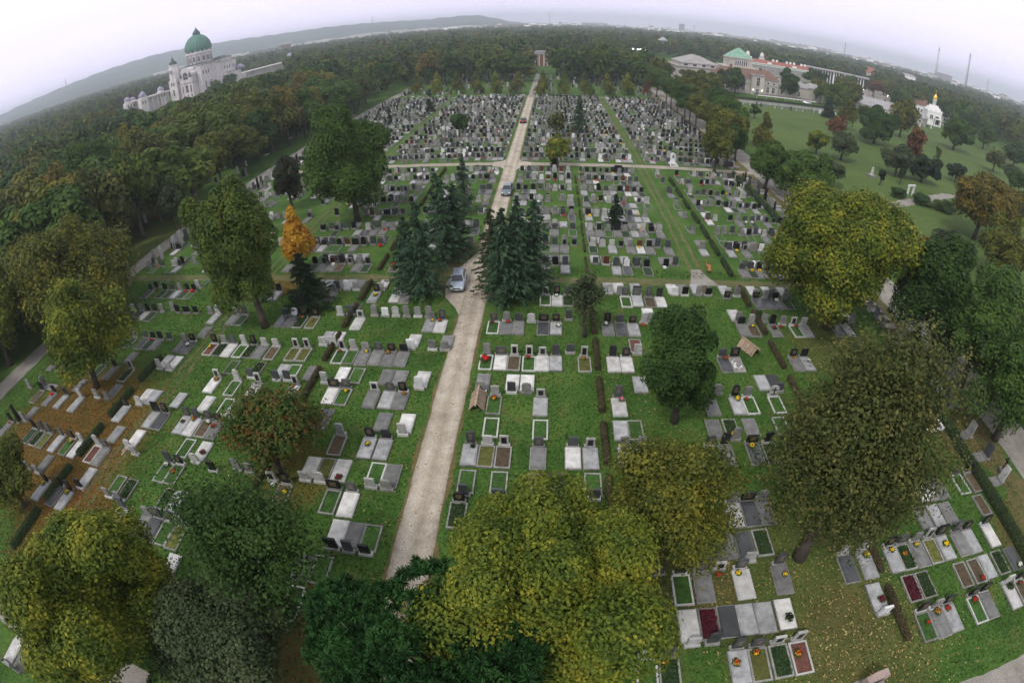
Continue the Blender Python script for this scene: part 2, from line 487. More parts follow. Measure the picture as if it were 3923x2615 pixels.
# ground: one grass material over the whole sheet; fallen leaves lie where trees drop them
def ground_mat():
    m, nt, b = newmat('grass_ground')
    t = nt.nodes.new('ShaderNodeTexCoord')
    v = t.outputs['Object']
    r1 = ramp(nt, [(0.28, (0.026, 0.066, 0.012)), (0.5, (0.054, 0.118, 0.022)), (0.72, (0.095, 0.165, 0.035))])
    nt.links.new(noise(nt, v, 0.22, 8, 0.68), r1.inputs[0])
    r2 = ramp(nt, [(0.38, (0.42, 0.48, 0.4)), (0.62, (1.35, 1.28, 1.25))])
    nt.links.new(noise(nt, v, 4.5, 7, 0.8), r2.inputs[0])
    c = mulmix(nt, r1.outputs[0], r2.outputs[0])
    # worn yellowish patches
    dry = ramp(nt, [(0.52, (0, 0, 0)), (0.68, (1, 1, 1))])
    nt.links.new(noise(nt, v, 0.45, 8, 0.75), dry.inputs[0])
    x = nt.nodes.new('ShaderNodeMix'); x.data_type = 'RGBA'
    sc = nt.nodes.new('ShaderNodeMath'); sc.operation = 'MULTIPLY'; sc.inputs[1].default_value = 0.62
    nt.links.new(dry.outputs[0], sc.inputs[0]); nt.links.new(sc.outputs[0], x.inputs['Factor'])
    nt.links.new(c, x.inputs['A']); x.inputs['B'].default_value = (0.13, 0.115, 0.04, 1)
    c = x.outputs['Result']
    # leaf litter
    spots = [(-46, 22, 14, .62, 0), (-38, 12, 8, .5, 0), (16, 13, 9, .32, 1), (20, 9, 7, .36, 1), (8, 15, 6, .4, 1), (-19, 22, 4.5, .35, 0),
             (31, 40, 8, .4, 1), (-16, 8, 7, .7, 1), (-85, 70, 30, .3, 1), (39, 25, 5, .8, 1), (39, 14, 5, .7, 1), (-12, 52, 3.5, .7, 1), (-34, 51, 4, .6, 0),
             (40, 60, 4, .5, 1), (40, 98, 5, .8, 1), (84, 72, 10, .6, 0)]
    nb = noise(nt, v, 2.2, 9, 0.85)
    nbig = noise(nt, v, 0.12, 4, 0.6)
    for sx, sy, rr, amt, colr in spots:
        d = nt.nodes.new('ShaderNodeVectorMath'); d.operation = 'DISTANCE'
        nt.links.new(v, d.inputs[0]); d.inputs[1].default_value = (sx, sy, 0)
        mr = nt.nodes.new('ShaderNodeMapRange')
        mr.inputs['From Min'].default_value = rr * 0.4
        mr.inputs['From Max'].default_value = rr * 1.15
        mr.inputs['To Min'].default_value = 0.95
        mr.inputs['To Max'].default_value = -0.1
        nt.links.new(d.outputs['Value'], mr.inputs['Value'])
        ad = nt.nodes.new('ShaderNodeMath'); ad.operation = 'ADD'
        nt.links.new(mr.outputs[0], ad.inputs[0]); nt.links.new(nb, ad.inputs[1])
        ms = nt.nodes.new('ShaderNodeMapRange')
        ms.inputs['From Min'].default_value = 0.86
        ms.inputs['From Max'].default_value = 1.16
        ms.inputs['To Max'].default_value = amt
        nt.links.new(ad.outputs[0], ms.inputs['Value'])
        x = nt.nodes.new('ShaderNodeMix'); x.data_type = 'RGBA'
        nt.links.new(ms.outputs[0], x.inputs['Factor']); nt.links.new(c, x.inputs['A'])
        lr = ramp(nt, [(0.35, (0.11, 0.045, 0.015)), (0.65, (0.22, 0.085, 0.025))] if colr == 0 else [(0.35, (0.08, 0.055, 0.025)), (0.65, (0.17, 0.115, 0.05))])
        nt.links.new(noise(nt, v, 9.0, 4, 0.8), lr.inputs[0])
        nt.links.new(lr.outputs[0], x.inputs['B'])
        c = x.outputs['Result']
    nt.links.new(c, b.inputs['Base Color'])
    b.inputs['Roughness'].default_value = 0.95
    b.inputs['Specular IOR Level'].default_value = 0.15
    bp = nt.nodes.new('ShaderNodeBump')
    bp.inputs['Strength'].default_value = 0.6
    bp.inputs['Distance'].default_value = 0.08
    nt.links.new(noise(nt, v, 5.0, 6, 0.75), bp.inputs['Height'])
    nt.links.new(bp.outputs[0], b.inputs['Normal'])
    return m


def dirt_mat(name, lo, hi, sc1=0.5, sc2=7.0, rough=0.95, ruts=None):
    m, nt, b = newmat(name)
    t = nt.nodes.new('ShaderNodeTexCoord')
    v = t.outputs['Object']
    r1 = ramp(nt, [(0.3, lo), (0.65, hi)])
    nt.links.new(noise(nt, v, sc1, 7, 0.65), r1.inputs[0])
    r2 = ramp(nt, [(0.35, (0.72, 0.71, 0.7)), (0.65, (1.12, 1.12, 1.12))])
    nt.links.new(noise(nt, v, sc2, 4, 0.75), r2.inputs[0])
    c = mulmix(nt, r1.outputs[0], r2.outputs[0])
    if ruts is not None:                    # wheel-worn lines along a straight road, with damp patches
        sx = nt.nodes.new('ShaderNodeSeparateXYZ'); nt.links.new(v, sx.inputs[0])
        mr = nt.nodes.new('ShaderNodeMapRange')
        mr.inputs['From Min'].default_value = ruts - 1.5
        mr.inputs['From Max'].default_value = ruts + 1.5
        nt.links.new(sx.outputs['X'], mr.inputs['Value'])
        wob = nt.nodes.new('ShaderNodeMath'); wob.operation = 'MULTIPLY_ADD'
        wob.inputs[1].default_value = 0.09; nt.links.new(noise(nt, v, 0.35, 3), wob.inputs[0]); nt.links.new(mr.outputs[0], wob.inputs[2])
        rr = ramp(nt, [(0.06, (0.62, 0.58, 0.5)), (0.2, (0.95, 0.95, 0.95)), (0.33, (1.1, 1.1, 1.09)), (0.45, (0.98, 0.97, 0.95)), (0.56, (0.86, 0.84, 0.8)), (0.66, (0.98, 0.97, 0.95)), (0.78, (1.1, 1.1, 1.09)), (0.9, (0.95, 0.95, 0.95)), (1.0, (0.62, 0.58, 0.5))])
        nt.links.new(wob.outputs[0], rr.inputs[0])
        c = mulmix(nt, c, rr.outputs[0])
        rp = ramp(nt, [(0.36, (0.74, 0.73, 0.72)), (0.5, (1, 1, 1))])
        nt.links.new(noise(nt, v, 0.28, 6, 0.7), rp.inputs[0])
        c = mulmix(nt, c, rp.outputs[0])
    nt.links.new(c, b.inputs['Base Color'])
    b.inputs['Roughness'].default_value = rough
    b.inputs['Specular IOR Level'].default_value = 0.2
    return m


M['grass'] = ground_mat()
M['gravel'] = dirt_mat('beige_gravel', (0.31, 0.27, 0.22), (0.46, 0.41, 0.345))
M['gravelroad'] = dirt_mat('rutted_beige_gravel', (0.33, 0.29, 0.235), (0.47, 0.42, 0.355), 0.6, 8.0, 0.95, -8.36)
M['gravelgrey'] = dirt_mat('grey_lane_gravel', (0.2, 0.185, 0.165), (0.32, 0.3, 0.27))
M['track'] = dirt_mat('worn_track_earth', (0.06, 0.09, 0.025), (0.15, 0.13, 0.065), 0.8)
M['verge'] = dirt_mat('worn_verge', (0.05, 0.085, 0.02), (0.17, 0.12, 0.06), 1.3)
M['meadow'] = dirt_mat('meadow_grass', (0.05, 0.09, 0.02), (0.088, 0.135, 0.032), 0.05, 1.2)
M['hill'] = dirt_mat('hillside_fields', (0.02, 0.045, 0.035), (0.07, 0.11, 0.08), 0.004, 0.03)
M['gravelmix'] = dirt_mat('dusty_path_gravel', (0.24, 0.21, 0.17), (0.38, 0.335, 0.28))


# ------------------------------------------------------------------ ground, lanes, paths
def sheet(name, poly, z, mat, label=None, kind='structure'):
    mb = MB()
    mb.add([(x, y, z) for x, y in poly], [tuple(range(len(poly)))])
    return tag(mb.build(name, mat), label, kind=kind)


n = 96
ring = [(9000 * math.cos(2 * math.pi * i / n), 9000 * math.sin(2 * math.pi * i / n)) for i in range(n)]
sheet('ground', ring, 0.0, M['grass'])


def strip(name, pts, widths, z, mat, step=0.7, jit=0.12, seed=1):
    r = random.Random(seed)
    mb = MB()
    vs, fs = [], []
    P = []
    for (a, wa), (b, wb) in zip(zip(pts, widths), zip(pts[1:], widths[1:])):
        a, b = Vector(a), Vector(b)
        k = max(1, int((b - a).length / step))
        for i in range(k):
            t = i / k
            P.append((a.lerp(b, t), wa + (wb - wa) * t))
    P.append((Vector(pts[-1]), widths[-1]))
    ja = jb = 0
    for i, (p, w) in enumerate(P):
        q = P[min(i + 1, len(P) - 1)][0] - P[max(i - 1, 0)][0]
        nrm = Vector((-q.y, q.x)).normalized()
        ja = 0.6 * ja + r.uniform(-jit, jit)
        jb = 0.6 * jb + r.uniform(-jit, jit)
        for k2 in range(5):
            t = k2 / 4
            o = (w / 2 + ja) * (1 - t) - (w / 2 + jb) * t
            c = p + nrm * o
            vs.append((c.x, c.y, z))
    for i in range(len(P) - 1):
        for k2 in range(4):
            a = i * 5 + k2
            fs.append((a, a + 1, a + 6, a + 5))
    mb.add(vs, fs)
    return tag(mb.build(name, mat), kind='structure')


XM = -8.36
strip('gravel_road_verge', [(XM, 5), (XM, 199)], [2.95, 2.95], 0.008, M['verge'], jit=0.16, seed=3)
strip('gravel_road', [(XM, 4), (XM, 120), (XM, 198)], [2.62, 2.62, 2.7], 0.032, M['gravelroad'], jit=0.05, seed=4)
strip('gravel_road_far', [(XM + .1, 198.3), (XM + .3, 290)], [2.6, 2.2], 0.032, M['gravelgrey'], jit=0.05, seed=5)
sheet('junction_gravel', [(-9.2, 44), (-10.3, 46.5), (-11.8, 48.6), (-12.3, 51.5), (-12.0, 54.5), (-10.9, 57), (-9.3, 61), (-7.4, 60),
                          (-6.2, 56), (-5.2, 53.6), (-5.3, 51.6), (-6.5, 49.3), (-7.3, 46.5), (-7.6, 44)], 0.024, M['gravel'])
strip('junction_earth', [(-14.2, 50), (-13, 56), (-10.5, 63)], [2.2, 3.2, 1.8], 0.012, M['verge'], jit=0.25, seed=6)
strip('cross_track', [(-64, 53), (XM - 4, 53)], [1.5, 1.5], 0.016, M['track'], jit=0.15, seed=7)
strip('cross_track_east', [(-5, 53.1), (43, 53.1)], [1.5, 1.6], 0.016, M['track'], jit=0.15, seed=8)
strip('cross_path', [(-66, 102.7), (46, 102.9)], [2.1, 2.2], 0.020, M['gravelmix'], jit=0.08, seed=9)
sheet('path_fillet', [(-12.2, 101.2), (-10.6, 100.6), (-9.6, 98.8), (-9.4, 96), (-7.2, 96), (-7, 98.8), (-6, 100.6), (-4.4, 101.2), (-4.4, 104.2), (-6, 104.8), (-7, 106.5),
                      (-7.1, 109), (-9.5, 109), (-9.7, 106.5), (-10.6, 104.8), (-12.2, 104.2)], 0.026, M['gravel'])
strip('far_cross_path', [(-60, 200), (42, 200.4)], [1.7, 1.7], 0.020, M['gravelgrey'], jit=0.08, seed=10)
strip('front_lane', [(-66, 3.4), (60, 3.4)], [2.1, 2.1], 0.014, M['gravelgrey'], jit=0.1, seed=11)
strip('side_lane_west', [(-65.3, -10), (-65.3, 240)], [3.6, 3.6], 0.028, M['gravelgrey'], jit=0.1, seed=12)
strip('side_lane_east', [(45.6, -10), (45.6, 240)], [5.4, 5.2], 0.028, M['gravelgrey'], jit=0.1, seed=13)
strip('lane_shoulder', [(41.2, 3), (41.2, 240)], [3.6, 3.2], 0.006, M['verge'], jit=0.4, seed=14)
for nm, xx, y0, y1 in (('wheel_track_east', 18.3, 54, 198), ('wheel_track_west', -37.35, 5, 198)):
    for sgn in (-1, 1):
        strip(nm, [(xx + sgn * 0.62, y0), (xx + sgn * 0.62, y1)], [0.5, 0.42], 0.010, M['track'], jit=0.12, seed=int(abs(xx) * 3 + sgn))
sheet('track_mouth', [(16.6, 52.4), (20.4, 52.4), (19.5, 54.6), (18.9, 56.5), (17.7, 56.5), (17.3, 54.6)], 0.020, M['gravelgrey'])
sheet('meadow', [(53, 55), (53, 206), (75, 206), (117, 213), (203, 238), (262, 185), (340, 110), (220, 30), (110, 20), (64, 30)], 0.004, M['meadow'])
strip('park_path', [(60, 84), (100, 103), (130, 106), (170, 120), (230, 128)], [3, 3, 3, 3, 3], 0.012, M['gravelgrey'], jit=0.2, seed=20)
strip('service_lane', [(60, 222), (150, 232), (240, 262)], [6, 6, 6], 0.012, M['gravelgrey'], jit=0.2, seed=21)
strip('pavement_square', [(186, 300), (330, 420)], [60, 60], 0.008, M['gravelgrey'], step=8, jit=1.0, seed=22)

# hills on the horizon: one terrain sheet rising behind the wood
prof = [(-66, .2), (-58.5, .57), (-51.5, 1.06), (-46, 1.42), (-42.3, 1.55), (-38, 1.46), (-35.5, 1.32), (-31, 1.08), (-28, .98), (-22.6, .96), (-17, .78), (-13.4, .68),
        (-11, .78), (-9.6, .86), (-8, .82), (-7.2, .69), (-5.5, .3), (-4.3, .02), (-2, -.2), (4, -.38)]
mb = MB()
vs, fs = [], []
NA, ND = 150, 22
rh = random.Random(5)
for i in range(NA):
    az = -66 + 70 * i / (NA - 1)
    k = max(j for j in range(len(prof)) if prof[j][0] <= az + 1e-6)
    k2 = min(k + 1, len(prof) - 1)
    a, b = prof[k], prof[k2]
    t = 0 if k == k2 else (az - a[0]) / (b[0] - a[0])
    el = a[1] + (b[1] - a[1]) * t + rh.uniform(-.02, .02)
    ztop = max(0.5, H + 3500 * math.tan(math.radians(el)))
    for j in range(ND):
        u = j / (ND - 1)
        d = 1500 + 3600 * u
        uu = (d - 1500) / 2000
        sh = max(0, 0.5 - 0.5 * math.cos(math.pi * min(1, uu))) if uu <= 1 else max(0, 1 - 0.5 * (uu - 1))
        z = 0.3 + ztop * sh + (2.5 * math.sin(az * 3.1 + d * .004) * sh)
        vs.append((d * math.sin(math.radians(az)), d * math.cos(math.radians(az)), z))
for i in range(NA - 1):
    for j in range(ND - 1):
        a = i * ND + j
        fs.append((a, a + ND, a + ND + 1, a + 1))
mb.add(vs, fs, 0, True)
tag(mb.build('hills', M['hill']), kind='structure')

# fallen leaves lying on the grass
LV = []
lm = []
rl = np.random.default_rng(11)
for (x, y, rr, cnt, mi) in [(17, 12, 11, 1400, 0), (21, 8, 7, 600, 0), (9, 16, 5, 500, 0), (31, 40, 9, 900, 0), (-46, 22, 13, 8000, 1), (-38, 12, 7, 2600, 1),
                            (8, 33, 6, 160, 0), (39, 25, 5, 500, 0), (-20, 22, 5, 400, 1), (-9.9, 12, 4, 160, 0), (-9.9, 22, 5, 90, 0), (-7, 30, 6, 120, 0), (-9.8, 40, 5, 160, 1), (-9, 50, 4, 260, 1), (-15, 9, 6, 500, 1), (-30, 25, 12, 500, 0)]:
    a = rl.uniform(0, 2 * np.pi, cnt); q = rr * np.sqrt(rl.uniform(0, 1, cnt)) * (0.6 + .5 * rl.random(cnt))
    cx, cy = x + q * np.cos(a), y + q * np.sin(a)
    th = rl.uniform(0, 2 * np.pi, cnt); s = rl.uniform(.03, .075, cnt)
    dz = rl.uniform(0.008, 0.03, (cnt, 4))
    q4 = np.zeros((cnt, 4, 3))
    for k in range(4):
        q4[:, k, 0] = cx + s * np.cos(th + k * np.pi / 2) * (1.4 if k % 2 else 1)
        q4[:, k, 1] = cy + s * np.sin(th + k * np.pi / 2) * (1.4 if k % 2 else 1)
        q4[:, k, 2] = 0.03 + dz[:, k]
    LV.append(q4); lm += [mi] * cnt
fl = link('fallen_leaves', quads_mesh('fallen_leaves', np.concatenate(LV),
          [leafmat('fallen_yellow_leaves', [(0.14, 0.09, 0.03), (0.3, 0.22, 0.08), (0.42, 0.36, 0.16)], 0.05),
           leafmat('fallen_rust_leaves', [(0.08, 0.03, 0.012), (0.19, 0.07, 0.02), (0.3, 0.12, 0.03)], 0.05)], lm))
# short tufts in the lawn of the near plots
ng = 120000
gx, gy = rl.uniform(-62, 41, ng), rl.uniform(4.6, 56, ng)
ok_ = (abs(gx - XM) > 1.55) & (abs(gy - 53) > 1.0) & ~((gx > -13) & (gx < -4) & (gy > 43))
gx, gy = gx[ok_], gy[ok_]
ng = len(gx)
cg = np.stack([gx, gy, np.full(ng, .03)], 1)
th = rl.uniform(0, np.pi, ng); hw = rl.uniform(.03, .085, ng)[:, None]; hh_ = rl.uniform(.03, .085, ng)[:, None]
tv = np.stack([np.cos(th), np.sin(th), 0 * th], 1) * hw
lean = np.concatenate([rl.normal(0, .35, (ng, 2)), np.ones((ng, 1))], 1) * hh_
GT = np.stack([cg - tv - np.array([0, 0, .03]), cg + tv - np.array([0, 0, .03]), cg + tv * .6 + lean, cg - tv * .6 + lean], 1)
gt_ = link('grass_tufts', quads_mesh('grass_tufts', GT, leafmat('lawn_blades', [(0.024, 0.062, 0.012), (0.052, 0.118, 0.022), (0.09, 0.155, 0.034), (0.15, 0.165, 0.055)], 0.3, 0.3)))
tag(gt_, 'short uneven grass between the near graves', 'grass', kind='stuff')
tag(fl, 'fallen yellow and rust leaves lying under the trees', 'leaves', kind='stuff')


# ------------------------------------------------------------------ graves
GRAVES = [
    (10.5, 0, [(-24.55, 6, 0, 0, 0), (5.81, 3, 3, 4, 0), (7.07, 1, 0, 5, 4), (11.14, 1, 1, 1, 4), (12.37, 1, 1, 8, 4), (13.70, 1, 3, 5, 0), (15.02, 2, 3, 7, 4), (24.61, 0, 1, 4, 1), (25.81, 2, 1, 2, 4), (27.01, 0, 0, 1, 1), (29.58, 0, 1, 4, 1), (30.79, 0, 1, 2, 0), (33.50, 3, 0, 0, 7), (34.92, 0, 1, 6, 1), (36.39, 0, 0, 5, 1)]),
    (10.5, 1, [(-25.29, 0, 5, 0, 0), (-23.09, 0, 0, 11, 0), (-15.26, 1, 1, 4, 0), (8.53, 3, 0, 0, 0), (9.73, 1, 1, 9, 0), (10.93, 6, 0, 3, 0), (12.12, 6, 0, 1, 0), (13.32, 6, 0, 1, 0), (14.70, 6, 0, 0, 7), (21.61, 4, 0, 1, 3), (24.72, 6, 0, 9, 0), (26.02, 6, 0, 5, 0), (29.75, 6, 0, 6, 0), (31.26, 6, 0, 6, 1), (32.46, 6, 0, 1, 0), (34.02, 6, 0, 5, 0), (35.69, 6, 0, 3, 5)]),
    (16, 0, [(-48.67, 1, 0, 3, 0), (-43.69, 0, 0, 1, 2), (-41.38, 0, 0, 3, 0), (-39.86, 0, 0, 1, 2), (-32.66, 1, 0, 0, 2), (-29.82, 2, 1, 2, 0), (-28.60, 1, 4, 3, 0), (-27.38, 1, 0, 4, 0), (-26.16, 2, 0, 8, 0), (-15.37, 6, 0, 3, 0), (-14.07, 6, 0, 4, 0), (7.05, 1, 0, 11, 0), (8.45, 0, 0, 4, 0), (9.84, 1, 0, 2, 0), (11.03, 0, 3, 11, 1), (12.46, 1, 0, 0, 2), (15.19, 1, 1, 2, 2), (20.26, 3, 0, 3, 0), (21.87, 3, 0, 1, 2), (24.18, 0, 0, 1, 2), (25.39, 1, 0, 5, 4), (26.69, 2, 0, 2, 2), (28.04, 1, 3, 8, 0), (29.32, 0, 4, 1, 2), (31.01, 1, 1, 2, 0), (32.21, 0, 1, 1, 0), (34.54, 0, 0, 0, 0)]),
    (16, 1, [(-47.42, 2, 0, 11, 0), (-45.90, 2, 0, 2, 0), (-38.96, 0, 0, 1, 0), (-34.95, 2, 0, 4, 0), (-33.46, 2, 0, 5, 0), (-29.04, 6, 0, 5, 0), (-27.84, 6, 0, 1, 0), (-13.80, 0, 4, 0, 0), (-12.60, 1, 0, 2, 0), (-11.40, 0, 0, 4, 0), (10.73, 6, 0, 2, 0), (11.93, 6, 0, 2, 0), (13.20, 3, 0, 3, 0), (14.56, 6, 0, 5, 0), (28.66, 6, 0, 2, 0), (30.03, 6, 0, 1, 0), (31.47, 6, 0, 2, 0), (35.60, 6, 0, 6, 0)]),
    (21.5, 0, [(-57.07, 0, 0, 2, 1), (-51.80, 0, 1, 7, 0), (-50.25, 1, 0, 5, 0), (-48.84, 1, 0, 8, 0), (-46.57, 1, 0, 1, 0), (-44.70, 0, 0, 4, 2), (-43.14, 3, 0, 0, 0), (-40.53, 3, 1, 7, 0), (-39.31, 1, 0, 2, 0), (-35.31, 3, 0, 11, 0), (-30.94, 1, 1, 4, 5), (-29.74, 0, 0, 4, 4), (-26.17, 0, 0, 11, 0), (-20.43, 3, 3, 11, 5), (-19.17, 0, 0, 6, 2), (-15.18, 0, 4, 4, 0), (-13.78, 1, 0, 0, 0), (-5.94, 0, 1, 5, 0), (1.95, 0, 0, 11, 0), (13.06, 2, 0, 0, 0), (14.28, 0, 4, 3, 0), (15.50, 2, 0, 2, 0), (29.55, 6, 0, 0, 0), (30.77, 6, 0, 10, 0), (31.97, 6, 0, 2, 0), (34.60, 1, 0, 4, 0), (36.24, 0, 2, 6, 0)]),
    (21.5, 1, [(-54.77, 2, 0, 2, 0), (-39.47, 6, 0, 1, 0), (-36.55, 3, 1, 0, 0), (-30.31, 6, 0, 4, 0), (-28.33, 3, 1, 0, 3), (-23.96, 2, 0, 11, 0), (-22.74, 2, 0, 11, 0), (-17.80, 3, 0, 0, 0), (-16.55, 3, 1, 8, 0), (-15.29, 6, 0, 0, 3), (-12.50, 3, 0, 4, 0), (-11.27, 2, 1, 2, 0), (-5.67, 1, 0, 4, 0), (-3.35, 1, 0, 4, 0), (-0.73, 6, 0, 2, 0), (0.65, 6, 0, 2, 0), (3.31, 1, 0, 4, 0)]),
    (27.05, 0, [(-59.58, 2, 0, 11, 0), (-56.65, 0, 0, 6, 0), (-53.90, 0, 0, 2, 1), (-51.49, 1, 3, 1, 0), (-48.67, 3, 0, 1, 0), (-40.92, 0, 1, 1, 0), (-36.50, 0, 4, 1, 0), (-35.25, 0, 0, 3, 0), (-32.39, 1, 0, 1, 3), (-31.19, 1, 0, 0, 4), (-29.84, 1, 0, 6, 5), (-28.63, 0, 0, 2, 1), (-16.49, 3, 0, 6, 0), (-13.90, 0, 1, 1, 2), (-12.58, 0, 0, 1, 0), (-5.84, 1, 1, 1, 7), (-4.55, 3, 0, 8, 0), (-3.27, 0, 3, 6, 0), (-0.67, 1, 0, 2, 0), (1.91, 1, 0, 0, 0), (3.21, 3, 3, 1, 0), (5.88, 2, 0, 1, 3), (7.15, 2, 0, 1, 3), (12.64, 1, 0, 11, 0), (13.85, 0, 1, 2, 0), (16.25, 0, 4, 3, 2), (17.65, 0, 1, 5, 0), (20.16, 1, 0, 2, 0)]),
    (27.05, 1, [(-50.87, 6, 0, 2, 0), (-46.30, 2, 0, 11, 0), (-44.63, 2, 0, 2, 0), (-39.51, 3, 1, 0, 0), (-38.32, 6, 0, 1, 0), (-34.93, 6, 0, 1, 0), (-31.39, 6, 0, 0, 0), (-29.00, 6, 0, 4, 0), (-27.53, 3, 1, 11, 0), (-18.69, 2, 0, 3, 0), (-13.39, 6, 0, 2, 0), (-11.35, 3, 0, 0, 0), (-4.47, 6, 0, 4, 0), (-0.59, 6, 0, 4, 0), (5.75, 6, 0, 1, 0), (6.95, 6, 0, 4, 0), (13.48, 6, 0, 2, 0), (14.95, 2, 1, 5, 2), (16.75, 6, 0, 2, 0), (19.57, 6, 0, 4, 0)]),
    (32.7, 0, [(-59.31, 2, 0, 2, 0), (-57.44, 1, 0, 2, 0), (-50.00, 1, 0, 5, 0), (-47.74, 0, 0, 2, 0), (-44.99, 0, 3, 5, 0), (-32.29, 0, 3, 0, 4), (-29.73, 3, 2, 4, 0), (-27.22, 0, 3, 10, 0), (-23.10, 0, 3, 10, 4), (-19.14, 0, 4, 0, 0), (-17.90, 1, 0, 4, 2), (-15.17, 0, 3, 2, 0), (-13.74, 1, 1, 1, 0), (-12.54, 0, 0, 2, 4), (-4.50, 3, 0, 4, 4), (-0.64, 0, 3, 1, 0), (5.86, 1, 1, 0, 6), (13.86, 6, 0, 2, 0), (16.28, 0, 2, 1, 2), (17.48, 2, 0, 4, 1), (20.06, 3, 5, 4, 0)]),
    (32.7, 1, [(-46.68, 6, 0, 2, 0), (-40.79, 3, 0, 0, 0), (-39.34, 3, 1, 0, 0), (-31.56, 6, 0, 4, 0), (-28.40, 1, 0, 5, 0), (-25.45, 1, 0, 1, 0), (-24.25, 1, 0, 4, 0), (-22.22, 6, 0, 2, 0), (-20.29, 3, 0, 11, 0), (-18.97, 6, 0, 0, 0), (-17.56, 6, 0, 4, 0), (-14.62, 6, 0, 2, 0), (-13.30, 6, 0, 2, 0), (-11.24, 4, 1, 0, 0), (-5.76, 2, 1, 2, 0), (-3.17, 1, 0, 0, 0), (-1.88, 2, 1, 0, 0), (8.00, 6, 0, 1, 0), (14.77, 2, 1, 11, 0), (19.60, 6, 0, 1, 0), (20.86, 1, 0, 3, 0)]),
    (38.45, 0, [(-49.27, 2, 0, 5, 0), (-47.18, 1, 0, 3, 0), (-45.87, 0, 0, 5, 4), (-44.67, 0, 0, 2, 0), (-43.12, 1, 0, 11, 0), (-40.70, 2, 0, 3, 0), (-39.43, 0, 0, 3, 5), (-36.14, 0, 0, 7, 2), (-34.78, 2, 0, 5, 0), (-33.54, 1, 1, 0, 0), (-32.08, 3, 0, 4, 0), (-30.83, 0, 0, 5, 0), (-29.51, 3, 0, 2, 0), (-28.03, 3, 0, 6, 0), (-25.56, 2, 3, 8, 0), (-24.29, 0, 3, 8, 0), (-20.32, 3, 3, 4, 1), (-19.12, 3, 0, 4, 0), (-17.83, 2, 0, 2, 2), (-16.49, 1, 0, 2, 0), (-15.14, 0, 0, 2, 4), (-13.87, 0, 0, 2, 0), (-5.84, 2, 0, 4, 1), (-4.50, 1, 4, 0, 0), (-3.26, 3, 3, 6, 0), (-1.89, 0, 3, 4, 1), (-0.63, 0, 3, 0, 0), (0.57, 1, 0, 1, 0), (3.20, 0, 3, 8, 4), (5.90, 0, 1, 0, 0), (7.13, 0, 1, 0, 0), (16.68, 1, 0, 3, 1), (17.90, 0, 4, 10, 0), (24.37, 0, 0, 2, 4), (25.59, 0, 0, 1, 5)]),
    (38.45, 1, [(-38.96, 6, 0, 2, 0), (-22.76, 3, 0, 1, 0), (-21.54, 3, 0, 0, 0), (-13.35, 4, 0, 0, 0), (-11.19, 2, 0, 11, 0), (-9.97, 2, 0, 2, 0), (1.94, 1, 0, 11, 0), (8.30, 3, 0, 7, 0)]),
    (44.2, 0, [(-57.86, 3, 0, 0, 0), (-54.67, 3, 0, 5, 0), (-52.97, 2, 0, 3, 0), (-51.60, 0, 0, 0, 0), (-50.25, 0, 0, 7, 0), (-48.94, 2, 0, 11, 0), (-46.14, 0, 0, 11, 0), (-44.55, 0, 4, 11, 0), (-43.01, 0, 0, 11, 0), (-40.60, 2, 0, 11, 0), (-39.40, 3, 1, 1, 5), (-36.52, 2, 0, 2, 0), (-35.32, 1, 0, 5, 0), (-29.66, 1, 0, 3, 0), (-28.46, 4, 1, 2, 0), (-27.26, 0, 0, 5, 4), (-25.72, 0, 0, 8, 4), (-20.31, 2, 3, 0, 0), (-12.39, 2, 0, 1, 2), (-11.19, 1, 1, 0, 1), (-5.75, 1, 0, 4, 3), (-4.47, 2, 1, 2, 1), (-3.21, 1, 1, 2, 0), (-1.91, 3, 1, 11, 0), (-0.68, 0, 4, 3, 0), (0.62, 0, 0, 1, 5), (5.85, 0, 1, 2, 5), (7.18, 1, 1, 3, 0), (8.46, 0, 0, 1, 0), (9.70, 3, 0, 11, 1), (20.39, 0, 1, 2, 0), (21.59, 2, 1, 6, 2), (24.13, 0, 1, 2, 3), (25.43, 2, 1, 11, 1), (26.73, 0, 3, 4, 1), (28.00, 3, 0, 1, 0), (32.23, 0, 0, 3, 0), (33.62, 0, 0, 1, 0)]),
    (44.2, 1, [(-47.40, 2, 0, 11, 0), (-22.91, 3, 0, 11, 0), (-21.69, 1, 0, 3, 0), (-18.86, 2, 1, 11, 0), (-17.64, 4, 0, 11, 0), (-16.42, 3, 1, 11, 0), (-15.20, 2, 1, 11, 0), (-13.98, 2, 1, 11, 0), (-12.76, 2, 1, 11, 0), (1.93, 1, 0, 11, 0), (10.44, 3, 0, 0, 0), (20.24, 2, 0, 0, 0), (23.40, 2, 0, 5, 0), (34.92, 2, 0, 0, 0)]),
    (49.7, 0, [(-55.65, 1, 0, 3, 0), (-52.78, 0, 0, 7, 0), (-51.29, 1, 0, 5, 0), (-49.86, 2, 0, 1, 0), (-48.45, 0, 0, 7, 4), (-47.23, 0, 0, 4, 1), (-34.50, 1, 0, 5, 0), (-33.30, 0, 0, 1, 0), (-25.67, 2, 0, 2, 0), (-20.13, 0, 0, 1, 2), (-17.57, 3, 0, 0, 5), (-16.29, 1, 1, 2, 0), (-0.58, 3, 3, 4, 0), (0.71, 0, 0, 0, 5), (1.91, 1, 0, 5, 0), (8.34, 1, 1, 4, 0), (9.64, 1, 4, 1, 0), (11.03, 1, 1, 6, 0), (12.25, 0, 0, 0, 0), (20.41, 0, 0, 11, 0), (24.07, 0, 0, 3, 0), (25.27, 3, 0, 3, 0), (26.61, 0, 3, 3, 5), (27.94, 2, 0, 8, 0)]),
